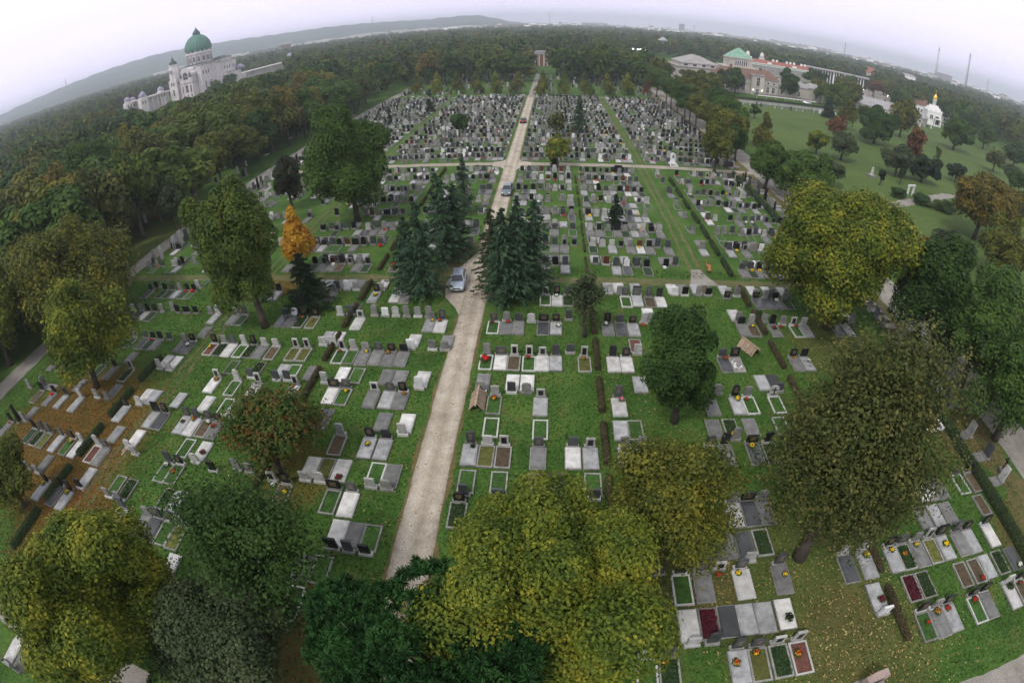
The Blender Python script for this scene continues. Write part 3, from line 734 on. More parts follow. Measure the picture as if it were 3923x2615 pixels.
    (49.7, 1, [(-54.97, 0, 0, 4, 0), (-46.90, 3, 0, 4, 0), (-27.25, 3, 0, 1, 0), (-25.37, 1, 0, 2, 0), (-24.15, 4, 0, 1, 0), (-22.93, 2, 0, 2, 0), (-19.77, 3, 0, 0, 0), (6.62, 3, 0, 1, 0), (7.84, 2, 0, 0, 0), (9.77, 1, 4, 1, 0), (14.18, 4, 0, 0, 0), (15.40, 0, 0, 2, 0), (17.04, 2, 0, 1, 0), (18.26, 0, 0, 6, 0), (20.61, 3, 0, 1, 0), (21.83, 2, 1, 11, 0), (24.21, 2, 0, 0, 0), (26.22, 2, 0, 0, 1), (28.33, 2, 0, 1, 0)]),
]

def stone_poly(sh, w, h):
    w2 = w / 2
    if sh in 'ac':
        a = [(w2 * math.cos(t), h - .3 * w + .3 * w * math.sin(t)) for t in np.linspace(0, math.pi, 9)]
        return [(-w2, .0), (w2, .0)] + a
    if sh == 'h':
        return [(-w2, 0), (w2, 0), (w2, h * .8), (w2 * .8, h * .86), (w2 * .55, h), (-w2 * .55, h), (-w2 * .8, h * .86), (-w2, h * .8)]
    if sh == 's':
        return [(-w2, 0), (w2, 0), (w2 * .97, h * .97), (w2 * .2, h), (-w2 * .5, h * .985), (-w2 * .97, h * .955)]
    return [(-w2, 0), (w2, 0), (w2, h), (-w2, h)]


HSZ = {'s': (.72, .95), 'a': (.74, 1.02), 'h': (.7, 1.0), 'b': (.68, .86), 'w': (.98, .88), 'c': (.84, 1.0)}
CACHE = {}


def hs_mesh(col, sh, var):
    key = ('hs', col, sh, var)
    if key not in CACHE:
        w, h = HSZ[sh]
        h *= (0.88, 1.0, 1.16)[var]
        w *= (1.06, 1.0, 0.92)[var]
        mb = MB()
        z0 = .24
        frame = M['l'] if sh in 'bc' and col in 'kdg' else M[col]
        pl = [(x, z + z0) for x, z in stone_poly(sh, w, h)]
        mb.prism(pl, -.36, -.2, 0)
        top = max(z for x, z in pl)
        CACHE[key] = (mb.mesh('headstone', [frame]), w, h)
    return CACHE[key]


def panel_mesh(col, sh, var):
    key = ('pn', col, sh, var)
    if key not in CACHE:
        _, w, h = hs_mesh(col, sh, var)
        mb = MB()
        if sh == 'c':
            mb.box(-.06, .06, -.375, -.357, .34, .24 + h * .86); mb.box(-.22, .22, -.374, -.358, .24 + h * .52, .24 + h * .64)
            mb.box(-.3, .3, -.376, -.357, .25, .36)
        elif sh == 'b':
            mb.box(-w * .3, w * .3, -.374, -.357, .36, .24 + h * .84)
        else:
            rr = random.Random(hash((col, sh, var)) % 97)
            for i in range(4):
                ww = w * rr.uniform(.16, .32)
                zz = .24 + h * (.76 - i * .13)
                mb.box(-ww, ww, -.365, -.357, zz, zz + h * .035)
        CACHE[key] = mb.mesh('inscription', [M['k'] if sh in 'bc' else GILT])
    return CACHE[key]


GILT = plain('dull_gilt_lettering', (0.26, 0.2, 0.1), 0.5)


def plinth_mesh(col, sh, var):
    key = ('pl', sh, var, col in 'lw')
    if key not in CACHE:
        w = HSZ[sh][0] * (1.06, 1.0, 0.92)[var]
        mb = MB()
        mb.box(-w / 2 - .11, w / 2 + .11, -.415, -.08, 0, .24, 0, .012)
        CACHE[key] = mb.mesh('plinth', [M['l'] if col in 'lw' else M['kerb_pale'] if var == 1 else M['kerb']])
    return CACHE[key]


def frame_mesh(pale):
    key = ('fr', pale)
    if key not in CACHE:
        mb = MB()
        mb.ring(-.61, .61, -2.6, -.42, .12, 0, .15)
        CACHE[key] = mb.mesh('kerb', [M['kerb_pale'] if pale else M['kerb']])
    return CACHE[key]


def leaf_cards(mb_n, x0, x1, y0, y1, z, h, size, seed):
    r = np.random.default_rng(seed)
    nn = mb_n
    c = np.stack([r.uniform(x0, x1, nn), r.uniform(y0, y1, nn), z + h * r.random(nn) ** 1.5], 1)
    return cards(c, size * r.uniform(.6, 1.4, nn), r, up=.8)


def cards(c, s, r, up=0.4, out=None, outw=0.6, asp=0.62):
    """leaf-shaped quads at centres c with half-size s, facing roughly up / outwards."""
    n = len(c)
    nr = r.normal(size=(n, 3))
    nr /= np.linalg.norm(nr, axis=1)[:, None]
    if out is not None:
        nr = nr * .62 + out * outw
    nr[:, 2] += up
    nr /= np.linalg.norm(nr, axis=1)[:, None] + 1e-9
    t = r.normal(size=(n, 3))
    t -= nr * (t * nr).sum(1)[:, None]
    t /= np.linalg.norm(t, axis=1)[:, None] + 1e-9
    b = np.cross(nr, t)
    s = np.asarray(s)[:, None]
    t, b = t * s, b * s * asp
    lift = nr * s * .18
    return np.stack([c - t, c - b + lift, c + t, c + b + lift], 1)


def cover_mesh(cv, v=0):
    key = ('cv', cv, v)
    if key not in CACHE:
        mb = MB()
        r = random.Random(v * 7 + ord(cv))
        if cv in 'wlmd':
            m = M['s' + cv]
            mb.box(-.55, .55, -2.54, -.46, .1, .2, 0, .0)
            mb.box(-.48, .48, -2.47, -.52, .2, .235, 0, .02)
            me = mb.mesh('slab', [m])
        elif cv == 'u':
            mb.box(-.49, .49, -2.48, -.54, .02, .11, 0)
            for i in range(34):
                x, y, s = r.uniform(-.4, .4), r.uniform(-2.25, -.6), r.uniform(.05, .16)
                a = r.uniform(0, 3)
                p = [(x + s * math.cos(a + k * 1.57), y + s * r.uniform(.5, 1) * math.sin(a + k * 1.57)) for k in range(4)]
                mb.flat(p, .1, .13 + s * .5, 1 if i % 3 else 0)
            me = mb.mesh('bed', [M['rubblebed'], M['w']])
        else:
            m = M[{'v': 'grassbed', 'G': 'greenbed', 'e': 'earthbed', 't': 'redbed', 'y': 'yellowbed', 'b': 'maroonbed'}[cv]]
            nx, ny = 5, 9
            vs = []
            for j in range(ny):
                for i in range(nx):
                    edge = i in (0, nx - 1) or j in (0, ny - 1)
                    hh = {'v': .03, 'G': .14, 'b': .1}.get(cv, .04)
                    vs.append((-.49 + .98 * i / (nx - 1), -2.48 + 1.94 * j / (ny - 1), .1 + (0 if edge else r.uniform(.3, 1) * hh)))
            fs = [(j * nx + i, j * nx + i + 1, (j + 1) * nx + i + 1, (j + 1) * nx + i) for j in range(ny - 1) for i in range(nx - 1)]
            mb.add(vs, fs, 0, True)
            base = mb
            nl = {'v': 140, 'G': 420, 'e': 50, 't': 40, 'y': 120, 'b': 380}[cv]
            lm_ = {'G': LEAF['greenhedge'], 'b': LEAF_MAROON, 'v': LEAF_GRASS, 'y': LEAF_DRY, 'e': LEAF_DRY, 't': LEAF_RUST}[cv]
            V = leaf_cards(nl, -.48, .48, -2.46, -.56, .12, .22 if cv in 'Gb' else .04, .07 if cv in 'Gb' else .045, v + 3)
            k = len(base.v)
            base.v += [tuple(p) for q in V for p in q]
            base.f += [(k + 4 * i, k + 4 * i + 1, k + 4 * i + 2, k + 4 * i + 3) for i in range(len(V))]
            base.m += [1] * len(V); base.sm += [False] * len(V)
            me = base.mesh('bed', [m, lm_])
        CACHE[key] = me
    return CACHE[key]


LEAF_MAROON = leafmat('maroon_heather', [(0.03, 0.006, 0.01), (0.09, 0.012, 0.025), (0.14, 0.02, 0.03)], 0.1)
LEAF_GRASS = leafmat('grave_grass_blades', [(0.03, 0.08, 0.014), (0.06, 0.14, 0.025)], 0.2)
LEAF_DRY = leafmat('dry_grave_growth', [(0.06, 0.07, 0.02), (0.16, 0.14, 0.05)], 0.1)
LEAF_RUST = leafmat('rust_leaves_on_grave', [(0.12, 0.04, 0.02), (0.25, 0.09, 0.03)], 0.1)


def flower_meshes(kind):
    key = ('fl', kind)
    if key not in CACHE:
        r = np.random.default_rng(ord(kind))
        n = 70
        d = r.normal(size=(n, 3)); d[:, 2] = abs(d[:, 2]); d /= np.linalg.norm(d, axis=1)[:, None]
        c = d * np.array([.19, .19, .16]) * (.75 + .3 * r.random((n, 1))) + np.array([0, 0, .1])
        V = cards(c, r.uniform(.04, .075, n), r, 0.3, d, 1.2, .9)
        mats = [M['f' + kind]]
        mi = np.zeros(n, int)
        if kind == 'o':
            mats = [M['fo'], M['fy'], M['fr']]
            mi = r.integers(0, 3, n)
        bl = quads_mesh('blossom', V, mats, mi)
        d = r.normal(size=(26, 3)); d[:, 2] = abs(d[:, 2]) * .4; d /= np.linalg.norm(d, axis=1)[:, None]
        V = cards(d * .24 + np.array([0, 0, .06]), r.uniform(.06, .1, 26), r, 0.5, d, .8)
        gr = quads_mesh('foliage', V, [M['fleaf']])
        mb = MB(); mb.lathe([(.08, 0), (.13, .05), (.14, .1), (.12, .1)], 10)
        CACHE[key] = (bl, gr, mb.mesh('bowl', [M['pot']]))
    return CACHE[key]


ORD = ['', 'first', 'second', 'third', 'fourth', 'fifth', 'sixth', 'seventh', 'eighth', 'ninth', 'tenth', 'eleventh', 'twelfth', 'thirteenth', 'fourteenth', 'fifteenth',
       'sixteenth', 'seventeenth', 'eighteenth', 'nineteenth', 'twentieth'] + ['twenty-' + q for q in ('first', 'second', 'third', 'fourth', 'fifth', 'sixth', 'seventh', 'eighth', 'ninth')] + \
      ['thirtieth'] + ['thirty-' + q for q in ('first', 'second', 'third', 'fourth', 'fifth')]
ROWNAME = {49.7: 'row along cross track', 44.2: 'second row from cross track', 38.45: 'third row from cross track', 32.7: 'fourth row from cross track',
           27.05: 'fifth row from cross track', 21.5: 'sixth row from cross track', 16.0: 'seventh row from cross track', 10.5: 'eighth row from cross track', -0.4: 'row below front lane'}
CN = dict(k='black', d='dark grey', g='grey', l='pale grey', w='white', r='red')
SN = dict(s='square', a='arched', h='shouldered', b='framed', w='wide', c='cross-marked')
VN = dict(w='white slab', l='pale slab', m='grey slab', d='dark slab', v='grass bed', G='planted bed', e='earth bed', t='gravel bed', y='yellowed bed', b='maroon bed', u='rubble bed', o='no slab')
FN = dict(r='red', y='yellow', m='dark red', o='orange', w='white', p='pink', k='black')
items = []
GRAVES.append((-0.4, 1, [(-35.3, 1, 0, 0, 0), (-34.0, 2, 0, 2, 0)]))
for ys, sd_i, ent in GRAVES:               # row, which way the row faces, then x, stone, shape, cover, flowers of each grave
    for gx, a, b, c, d in ent:
        items.append((ys, 'FR'[sd_i], gx, ('kdglwrn'[a], 'sahbwc'[b], 'wlmdvGetybuo'[c], '-rymowpk'[d])))
near = sorted(items, key=lambda t: t[2] ** 2 + t[0] ** 2)
THINGS, REST = near[:300], near[300:]
order = {}
for Y, s, X, c in items:
    order.setdefault((Y, s, X > XM), []).append(X)
for v in order.values():
    v.sort(key=lambda x: abs(x - XM))
rg = random.Random(21)
for Y, side, X, code in THINGS:
    col, sh, cv, fl_ = code
    rz = 0.0 if side == 'F' else math.pi
    var = rg.randrange(3)
    k = order[(Y, side, X > XM)].index(X) + 1
    where = '%s %s of gravel road, %s' % (ORD[k], 'right' if X > XM else 'left', ROWNAME[Y])
    if col == 'n':
        desc = ('bare %s behind headstones,' if side == 'R' else 'bare %s grave,') % VN[cv]
    else:
        desc = '%s%s %s headstone, %s,' % ('turned-away ' if side == 'R' else '', CN[col], SN[sh], VN[cv])
        if cv == 'o':
            desc = '%s%s %s headstone alone,' % ('turned-away ' if side == 'R' else '', CN[col], SN[sh])
    lab = desc + ' ' + where
    if len(lab.replace(',', ' ').split()) > 16:
        lab = lab.replace('turned-away', 'rear').replace(' headstone', ' stone').replace('pale grey', 'pale').replace('dark grey', 'slate')
    if len(lab.split()) > 16:
        lab = lab.replace(' of gravel road', ' of road')
    g = empty('grave', (X, Y + rg.uniform(-.06, .06), 0), rz + rg.uniform(-.015, .015))
    tag(g, lab, 'grave', 'graves in rows on the grass')
    if col != 'n':
        hm, w, h = hs_mesh(col, sh, var)
        ho = link('headstone', hm, g)
        ho.rotation_euler = (rg.uniform(-.05, .04), rg.uniform(-.028, .028), 0)
        if sh in 'bc' or (col in 'kdr' and rg.random() < .8):
            link('inscription', panel_mesh(col, sh, var), ho)
        link('plinth', plinth_mesh(col, sh, var), g)
    if cv != 'o':
        pale = cv in 'wvt' and rg.random() < .55 or code[1:3] == ('b', 'v')
        link('kerb', frame_mesh(pale), g)
        link('slab' if cv in 'wlmd' else 'grave_bed', cover_mesh(cv, rg.randrange(2)), g)
    if fl_ != '-':
        lx, ly = rg.uniform(-.25, .25), (-.72 if cv in 'wlmdvtbeyG' else -.62)
        if rg.random() < .25: ly -= .5
        lz = .235 if cv in 'wlmd' else .15 if cv != 'o' else .0
        sg = 1 if side == 'F' else -1
        big = 2.0 if (Y, X < -7 + 4, fl_) == (38.45, True, 'r') and X > XM else rg.uniform(.85, 1.25)
        bl, gr, bw = flower_meshes(fl_)
        f = empty('flower_bowl', (X + sg * lx, Y + sg * ly, lz), rg.uniform(0, 6))
        f.scale = (big, big, big)
        tag(f, '%s flowers on %s %s grave %s of gravel road, %s' % (FN[fl_], ORD[k], 'front' if side == 'F' else 'back', 'right' if X > XM else 'left', ROWNAME[Y]), 'flowers',
            'flower bowls on the graves')
        link('blossom', bl, f); link('foliage', gr, f); link('bowl', bw, f)

# the farther graves: one mass of many small stones
SM = ['k', 'd', 'g', 'l', 'w', 'r', 'kerb', 'sw', 'sl', 'sm', 'sd', 'grassbed', 'greenbed', 'earthbed', 'fr', 'fy', 'fw']
SI = {a: i for i, a in enumerate(SM)}
stuff = MB()


def far_grave(X, Y, side, col, sh, cv, fl_='-', hsc=1.0, r=rg):
    s = -1 if side == 'F' else 1

    def bx(x0, x1, y0, y1, z0, z1, m):
        a, b = sorted((s * -y0, s * -y1))
        stuff.box(X + x0, X + x1, Y + a, Y + b, z0, z1, SI[m])
    if cv != 'o':
        bx(-.6, .6, -2.56, -.43, 0, .14, 'kerb')
        bx(-.5, .5, -2.46, -.53, .13, .22 if cv in 'wlmd' else .16, {'w': 'sw', 'l': 'sl', 'm': 'sm', 'd': 'sd', 'v': 'grassbed', 'G': 'greenbed', 'e': 'earthbed'}.get(cv, 'greenbed'))
    if col != 'n':
        w, h = HSZ[sh]
        h *= hsc * r.uniform(.85, 1.2)
        bx(-w / 2 - .1, w / 2 + .1, -.44, -.12, 0, .24, 'kerb' if col in 'kdg' else 'l')
        pl = [(x + X, z + .24) for x, z in stone_poly(sh, w, h)]
        y0, y1 = sorted((Y + s * .36, Y + s * .2))
        stuff.prism(pl, y0, y1, SI[col])
        if sh == 'b':
            bx(-w * .3, w * .3, -.375, -.358, .36, .24 + h * .84, 'k')
    if fl_ != '-':
        x, q = r.uniform(-.25, .25), r.uniform(.1, .2)
        bx(x - q, x + q, -.62 - 2 * q, -.62, .2, .2 + 1.4 * q, {'r': 'fr', 'y': 'fy', 'w': 'fw'}.get(fl_, 'fr'))


for Y, side, X, code in REST:
    far_grave(X, Y, side, *code)


def rnd_grave(X, Y, side, r, hsc=1.0, slab=.75):
    col = r.choices('kdglwr', (28, 24, 29, 13, 2, 3))[0]
    sh = r.choices('sahbw', (40, 28, 8, 18, 6))[0]
    cv = r.choices('wlmdvGeo', (9, 18, 28, 7, 16, 13, 5, 6))[0] if r.random() < slab else 'o'
    if r.random() < .06: col = 'n'; cv = r.choice('mlv')
    far_grave(X, Y, side, col, sh, cv, r.choices('-ryw', (84, 6, 5, 5))[0], hsc, r)


HEDGE_X = (4.4, 22.7, -21.6, -42.0)
KEEP_OFF = [(-13.6, 74.5, 2), (-13.5, 57, 2.6), (-12.1, 59, 2.6), (-30.6, 72, 1.4), (9.3, 69.8, 1.2), (-45.9, 78.6, 2.2), (-32.7, 56.4, 1.4), (-10.5, 60, 1.6), (34, 101, 1.5), (20.0, 56.2, 1.2)]


def blocked(X, Y):
    if abs(X - XM) < 2.0 or abs(X - 18.3) < 1.9 or abs(X + 37.35) < 1.9: return True
    if any(abs(X - hx) < .85 for hx in HEDGE_X): return True
    return any((X - a) ** 2 + (Y - b) ** 2 < c * c for a, b, c in KEEP_OFF)


r2 = random.Random(77)
for Y in (57.0, 62.9, 68.3, 74.0, 80.1, 85.9, 92.1, 97.3):
    for side, p_in, p_out in (('F', .88, .62), ('R', .84, .55)):
        on = True
        X = -63.0
        while X < 36.3:
            X += 1.27
            on = r2.random() < (p_in if on else p_out)
            if not on or blocked(X, Y): continue
            if X < -43 and r2.random() < .4: continue
            if X > 23 and r2.random() < .12: continue
            rnd_grave(X + r2.uniform(-.08, .08), Y + r2.uniform(-.1, .1), side, r2)
Y = 107.6
while Y < 199:
    for side, p_in, p_out in (('F', .9, .75), ('R', .85, .6)):
        on = True
        X = -63.5
        while X < 40:
            X += 1.25
            on = r2.random() < (p_in if on else p_out)
            if not on or abs(X - XM) < 2 or abs(X - 18.3) < 1.5 or abs(X + 37.35) < 1.3: continue
            rnd_grave(X + r2.uniform(-.15, .15), Y + r2.uniform(-.3, .3), side, r2, 1.0, .8)
    Y += 5.0
for Y in np.arange(209, 300, 6.5):
    for X in np.arange(-62, 42, 1.6):
        if r2.random() < .42 and abs(X - XM) > 2.5:
            rnd_grave(X + r2.uniform(-.4, .4), Y + r2.uniform(-1, 1), 'F', r2, r2.uniform(1.0, 1.9), .4)
# taller stones along the lanes, and stones among the western wood
for Y in np.arange(14, 198, 1.75):
    if r2.random() < .8 and abs(Y - 53) > 2 and abs(Y - 102.7) > 3:
        h = r2.uniform(1.2, 2.3); w = r2.uniform(.25, .55); X = 39.2 + r2.uniform(-.2, .2)
        if Y > 28: stuff.box(X - .12, X + .12, Y - w, Y + w, 0, h, SI[r2.choice('kdggl')], .03); stuff.box(X + .3, X + 2.1, Y - .5, Y + .5, 0, .16, SI[r2.choice(['kerb', 'sm', 'sl'])])
    if r2.random() < .75 and abs(Y - 53) > 2 and abs(Y - 102.7) > 3:
        h = r2.uniform(1.3, 2.6); w = r2.uniform(.25, .5); X = -61.6 + r2.uniform(-.2, .2)
        if Y > 40: stuff.box(X - .14, X + .14, Y - w, Y + w, 0, h, SI[r2.choice('kdggl')], .04)
for i in range(170):
    X, Y = r2.uniform(-128, -69), r2.uniform(40, 190)
    if i < 40: Y = 105 + r2.uniform(-7, 5)
    rnd_grave(X, Y, 'F', r2, r2.uniform(1.0, 1.8), .3)
for i in range(90):
    t = i / 89
    X = 60 + 140 * t; Y = 208 + 30 * max(0, t - .3) + r2.uniform(-1.2, 1.2)
    h = r2.uniform(.8, 2.0)
    stuff.box(X - .4, X + .4, Y - .12, Y + .12, 0, h, SI[r2.choice('gglwd')], .03)
tag(stuff.build('distant_graves', [M[a] for a in SM]), 'hundreds of small headstones and slabs in the plots beyond the cross track', 'graves', kind='stuff')

# clipped hedge strips between the grave columns
def hedge_mesh(name, length, w, h, leaf, core, seed, nl):
    r = np.random.default_rng(seed)
    mb = MB()
    ny = max(6, int(length / .5))
    vs, fs = [], []
    prof_ = [(-.5, 0), (-.52, .6), (-.38, .95), (0, 1.0), (.38, .95), (.52, .6), (.5, 0)]
    for j in range(ny + 1):
        for a, b in prof_:
            vs.append((a * w * .8 + r.uniform(-.03, .03), -length / 2 + length * j / ny, max(0, b * h * .86 + (r.uniform(-.05, .05) if b else 0))))
    k = len(prof_)
    for j in range(ny):
        for i in range(k - 1):
            a = j * k + i
            fs.append((a, a + k, a + k + 1, a + 1))
    fs.append(tuple(range(k))); fs.append(tuple(range((ny + 1) * k - 1, ny * k - 1, -1)))
    mb.add(vs, fs)
    t = r.uniform(0, 1, nl)
    ang = r.uniform(-.15, math.pi + .15, nl)
    c = np.stack([np.cos(ang) * w * .5 * r.uniform(.8, 1.1, nl), (t - .5) * length * 1.01, np.clip(np.sin(ang), .02, 1) ** .6 * h * r.uniform(.75, 1.06, nl)], 1)
    out = np.stack([np.cos(ang), np.zeros(nl), np.sin(ang)], 1)
    V = cards(c, r.uniform(.05, .09, nl), r, .2, out, .9)
    b = len(mb.v)
    mb.v += [tuple(p) for q in V for p in q]
    mb.f += [(b + 4 * i, b + 4 * i + 1, b + 4 * i + 2, b + 4 * i + 3) for i in range(nl)]
    mb.m += [1] * nl; mb.sm += [False] * nl
    return mb.mesh(name, [core, leaf])


core_b = plain('hedge_twigs', (0.035, 0.025, 0.015), 0.95)
core_g = plain('green_hedge_twigs', (0.015, 0.022, 0.008), 0.95)
hb = hedge_mesh('hedge', 4.4, .5, .62, LEAF['hedge'], core_b, 1, 1500)
hgm = hedge_mesh('green_hedge', 4.4, .6, .75, LEAF['greenhedge'], core_g, 2, 1300)
hl = hedge_mesh('lane_hedge', 15.0, .8, 1.1, LEAF['greenhedge'], core_g, 3, 4200)
near_rows = [q for q in ROWNAME if q > 0]
hname = {4.4: 'right of gravel road', 22.7: 'right of wheel track', -21.6: 'left of gravel road', -42.0: 'far left beyond wheel track'}
for hx in HEDGE_X:
    for Y in near_rows + [57.0, 62.9, 68.3, 74.0, 80.1, 85.9, 92.1, 97.3]:
        if hx == -42.0 and Y > 33: continue
        if hx == 4.4 and (Y < 21 or Y in (49.7, 97.3)): continue
        if hx == 22.7 and Y == 97.3: continue
        green = hx == -42.0 or (hx == 22.7 and Y > 50)
        o = link('hedge', hgm if green else hb)
        sc = .55 if Y > 50 and hx == 4.4 else 1.0
        o.scale = (sc, rg.uniform(.92, 1.02), sc * rg.uniform(.9, 1.05))
        o.location = (hx, Y, 0)
        o.rotation_euler = (0, 0, rg.uniform(-.012, .012))
        rn = ROWNAME.get(Y) or 'grave row %s beyond cross track' % ORD[(57.0, 62.9, 68.3, 74.0, 80.1, 85.9, 92.1, 97.3).index(Y) + 1]
        tag(o, 'clipped %s hedge %s, by %s' % ('green' if green else 'brown', hname[hx], rn), 'hedge', 'clipped hedges between grave columns')
for i, (x, y) in enumerate([(37.0, 17), (37.3, 32.5), (37.5, 62), (37.5, 77.5), (37.6, 92.5)]):
    o = link('hedge', hl)
    o.location = (x, y, 0)
    tag(o, 'long dark green hedge along the lane, %s' % ('nearest the camera', 'below the cross track', 'just above the cross track', 'midway to the cross path', 'next to the cross path')[i],
        'hedge', 'hedges along the side lane')


# ------------------------------------------------------------------ trees
def lobes_of(r, R, Rz, nl, low=-.45):
    d = r.normal(size=(nl * 3, 3))
    d /= np.linalg.norm(d, axis=1)[:, None]
    d = d[d[:, 2] > low][:nl]
    gaps = r.normal(size=(3, 3)); gaps /= np.linalg.norm(gaps, axis=1)[:, None]
    keep = (d @ gaps.T).max(1) < .93
    d = d[keep] if keep.sum() > 8 else d
    u = r.uniform(.4, .86, len(d))[:, None] * (1 + .14 * np.sin(3 * np.arctan2(d[:, 1], d[:, 0]) + r.uniform(0, 6)))[:, None]
    c = d * u * np.array([R, R, Rz])
    rad = R * r.uniform(.17, .36, len(d))
    return c, rad, d


def crown_quads(seed, R, Rz, n, leaf, nl=26, low=-.45, sparse=0.0, shape='round'):
    r = np.random.default_rng(seed)
    if shape == 'oval' or shape == 'round':
        c, rad, d = lobes_of(r, R, Rz, nl, low)
        c = np.concatenate([c, np.clip(r.normal(size=(9, 3)), -1.6, 1.6) * .27 * np.array([R, R, Rz])])
        rad = np.concatenate([rad, np.full(9, R * .38)])
    else:                                   # cone: lobes shrink towards the tip
        t = r.uniform(0, 1, nl) ** 1.25
        a = r.uniform(0, 2 * np.pi, nl)
        q = R * (1 - t) * r.uniform(.35, .8, nl)
        c = np.stack([q * np.cos(a), q * np.sin(a), -Rz + 2 * Rz * t * .93], 1)
        rad = R * (.2 + .28 * (1 - t))
    w = rad ** 2
    if n <= 0:                              # enough leaves to close each bough; fewer for thinning crowns
        n = int(min(140000, max(300, 1.55 * (1 - .72 * sparse) * 4 * np.pi * w.sum() / (1.3 * leaf * leaf))))
    k = r.choice(len(c), n, p=w / w.sum())
    dd = r.normal(size=(n, 3)); dd /= np.linalg.norm(dd, axis=1)[:, None]
    flip = (dd[:, 2] < -.25) & (r.random(n) < .6)
    dd[flip, 2] *= -1
    q = (.66 + .4 * r.random(n) ** .7) * (1 + sparse * r.normal(size=n) * .35)
    zs = np.array([1, 1, min(1.3, max(.75, Rz / R))])
    p = c[k] + dd * (rad[k] * q)[:, None] * zs
    return cards(p, leaf * r.uniform(.6, 1.35, n), r, .35, dd, 1.0), c


def spruce_quads(seed, Hh, R, n, leaf):
    r = np.random.default_rng(seed)
    lev = int(Hh / .34)
    out = []
    per = max(12, n // (lev * 9))
    for j in range(lev):
        t = (j + r.uniform(0, .6)) / lev
        z = .1 * Hh + .9 * Hh * t
        rr = R * (1 - t) ** .72 * r.uniform(.72, 1.2) + .1
        for b in range(9 if t < .8 else 6):
            a = r.uniform(0, 2 * np.pi)
            ln = rr * r.uniform(.65, 1.15)
            u = r.random(per) ** .6
            side = r.normal(size=per) * .14 * ln * (1.1 - u)
            x = ln * u
            pz = z - .28 * ln * u ** 1.4 + .12 * ln * u ** 4 - abs(r.normal(size=per)) * .07
            ca, sa = math.cos(a), math.sin(a)
            pz = pz + r.normal(0, .12)
            c = np.stack([x * ca - side * sa, x * sa + side * ca, pz], 1)
            td = np.stack([np.full(per, ca), np.full(per, sa), np.full(per, -.35)], 1) + r.normal(size=(per, 3)) * .35
            td /= np.linalg.norm(td, axis=1)[:, None]
            nr = r.normal(size=(per, 3)) * .45; nr[:, 2] += 1
            bb = np.cross(nr, td); bb /= np.linalg.norm(bb, axis=1)[:, None]
            s = (leaf * r.uniform(.7, 1.4, per))[:, None]
            out.append(np.stack([c - td * s, c - bb * s * .35, c + td * s, c + bb * s * .35], 1))
    return np.concatenate(out)


def pine_quads(seed, R, Rz, tufts, per):
    r = np.random.default_rng(seed)
    c, rad, d = lobes_of(r, R, Rz, 30, -.3)
    k = r.integers(0, len(c), tufts)
    dd = r.normal(size=(tufts, 3)); dd /= np.linalg.norm(dd, axis=1)[:, None]
    dd[:, 2] = abs(dd[:, 2]) * .9 - .1
    tc = c[k] + dd * rad[k][:, None] * r.uniform(.7, 1.05, (tufts, 1))
    tr = r.uniform(.26, .42, tufts)
    cc = np.repeat(tc, per, 0); rr = np.repeat(tr, per)[:, None]
    n = len(cc)
    nd = r.normal(size=(n, 3)); nd[:, 2] += .35; nd /= np.linalg.norm(nd, axis=1)[:, None]
    b = np.cross(nd, r.normal(size=(n, 3))); b /= np.linalg.norm(b, axis=1)[:, None]
    w = .04
    return np.stack([cc + nd * rr * .1 - b * w, cc + nd * rr * .1 + b * w, cc + nd * rr + b * w * .5, cc + nd * rr - b * w * .5], 1), c


def trunk_mesh(base, top, rad, limbs, seed, mat, name='trunk'):
    """tapered trunk from base to top (local coordinates) with limbs that reach out to the given points."""
    r = random.Random(seed)
    mb = MB()
    b, t = Vector(base), Vector(top)
    pts = [b, b.lerp(t, .12), b.lerp(t, .4) + Vector((r.uniform(-.15, .15), r.uniform(-.15, .15), 0)), b.lerp(t, .75) + Vector((r.uniform(-.2, .2), r.uniform(-.2, .2), 0)), t]
    mb.tube(pts, [rad * 1.35, rad, rad * .85, rad * .6, rad * .25], 9)
    for q in limbs:
        q = Vector(q)
        s = b.lerp(t, r.uniform(.4, .8))
        mid = s.lerp(q, .5) + Vector((r.uniform(-.2, .2), r.uniform(-.2, .2), (q - s).length * .12))
        mb.tube([s, mid, q], [rad * .42, rad * .26, rad * .07], 6)
        for e in range(2):
            q2 = q.lerp(mid, r.uniform(.2, .5)) + Vector((r.uniform(-1, 1), r.uniform(-1, 1), r.uniform(-.2, .9))) * (q - s).length * .28
            mb.tube([mid.lerp(q, .4), q2], [rad * .16, rad * .04], 5)
    return mb.mesh(name, [mat])


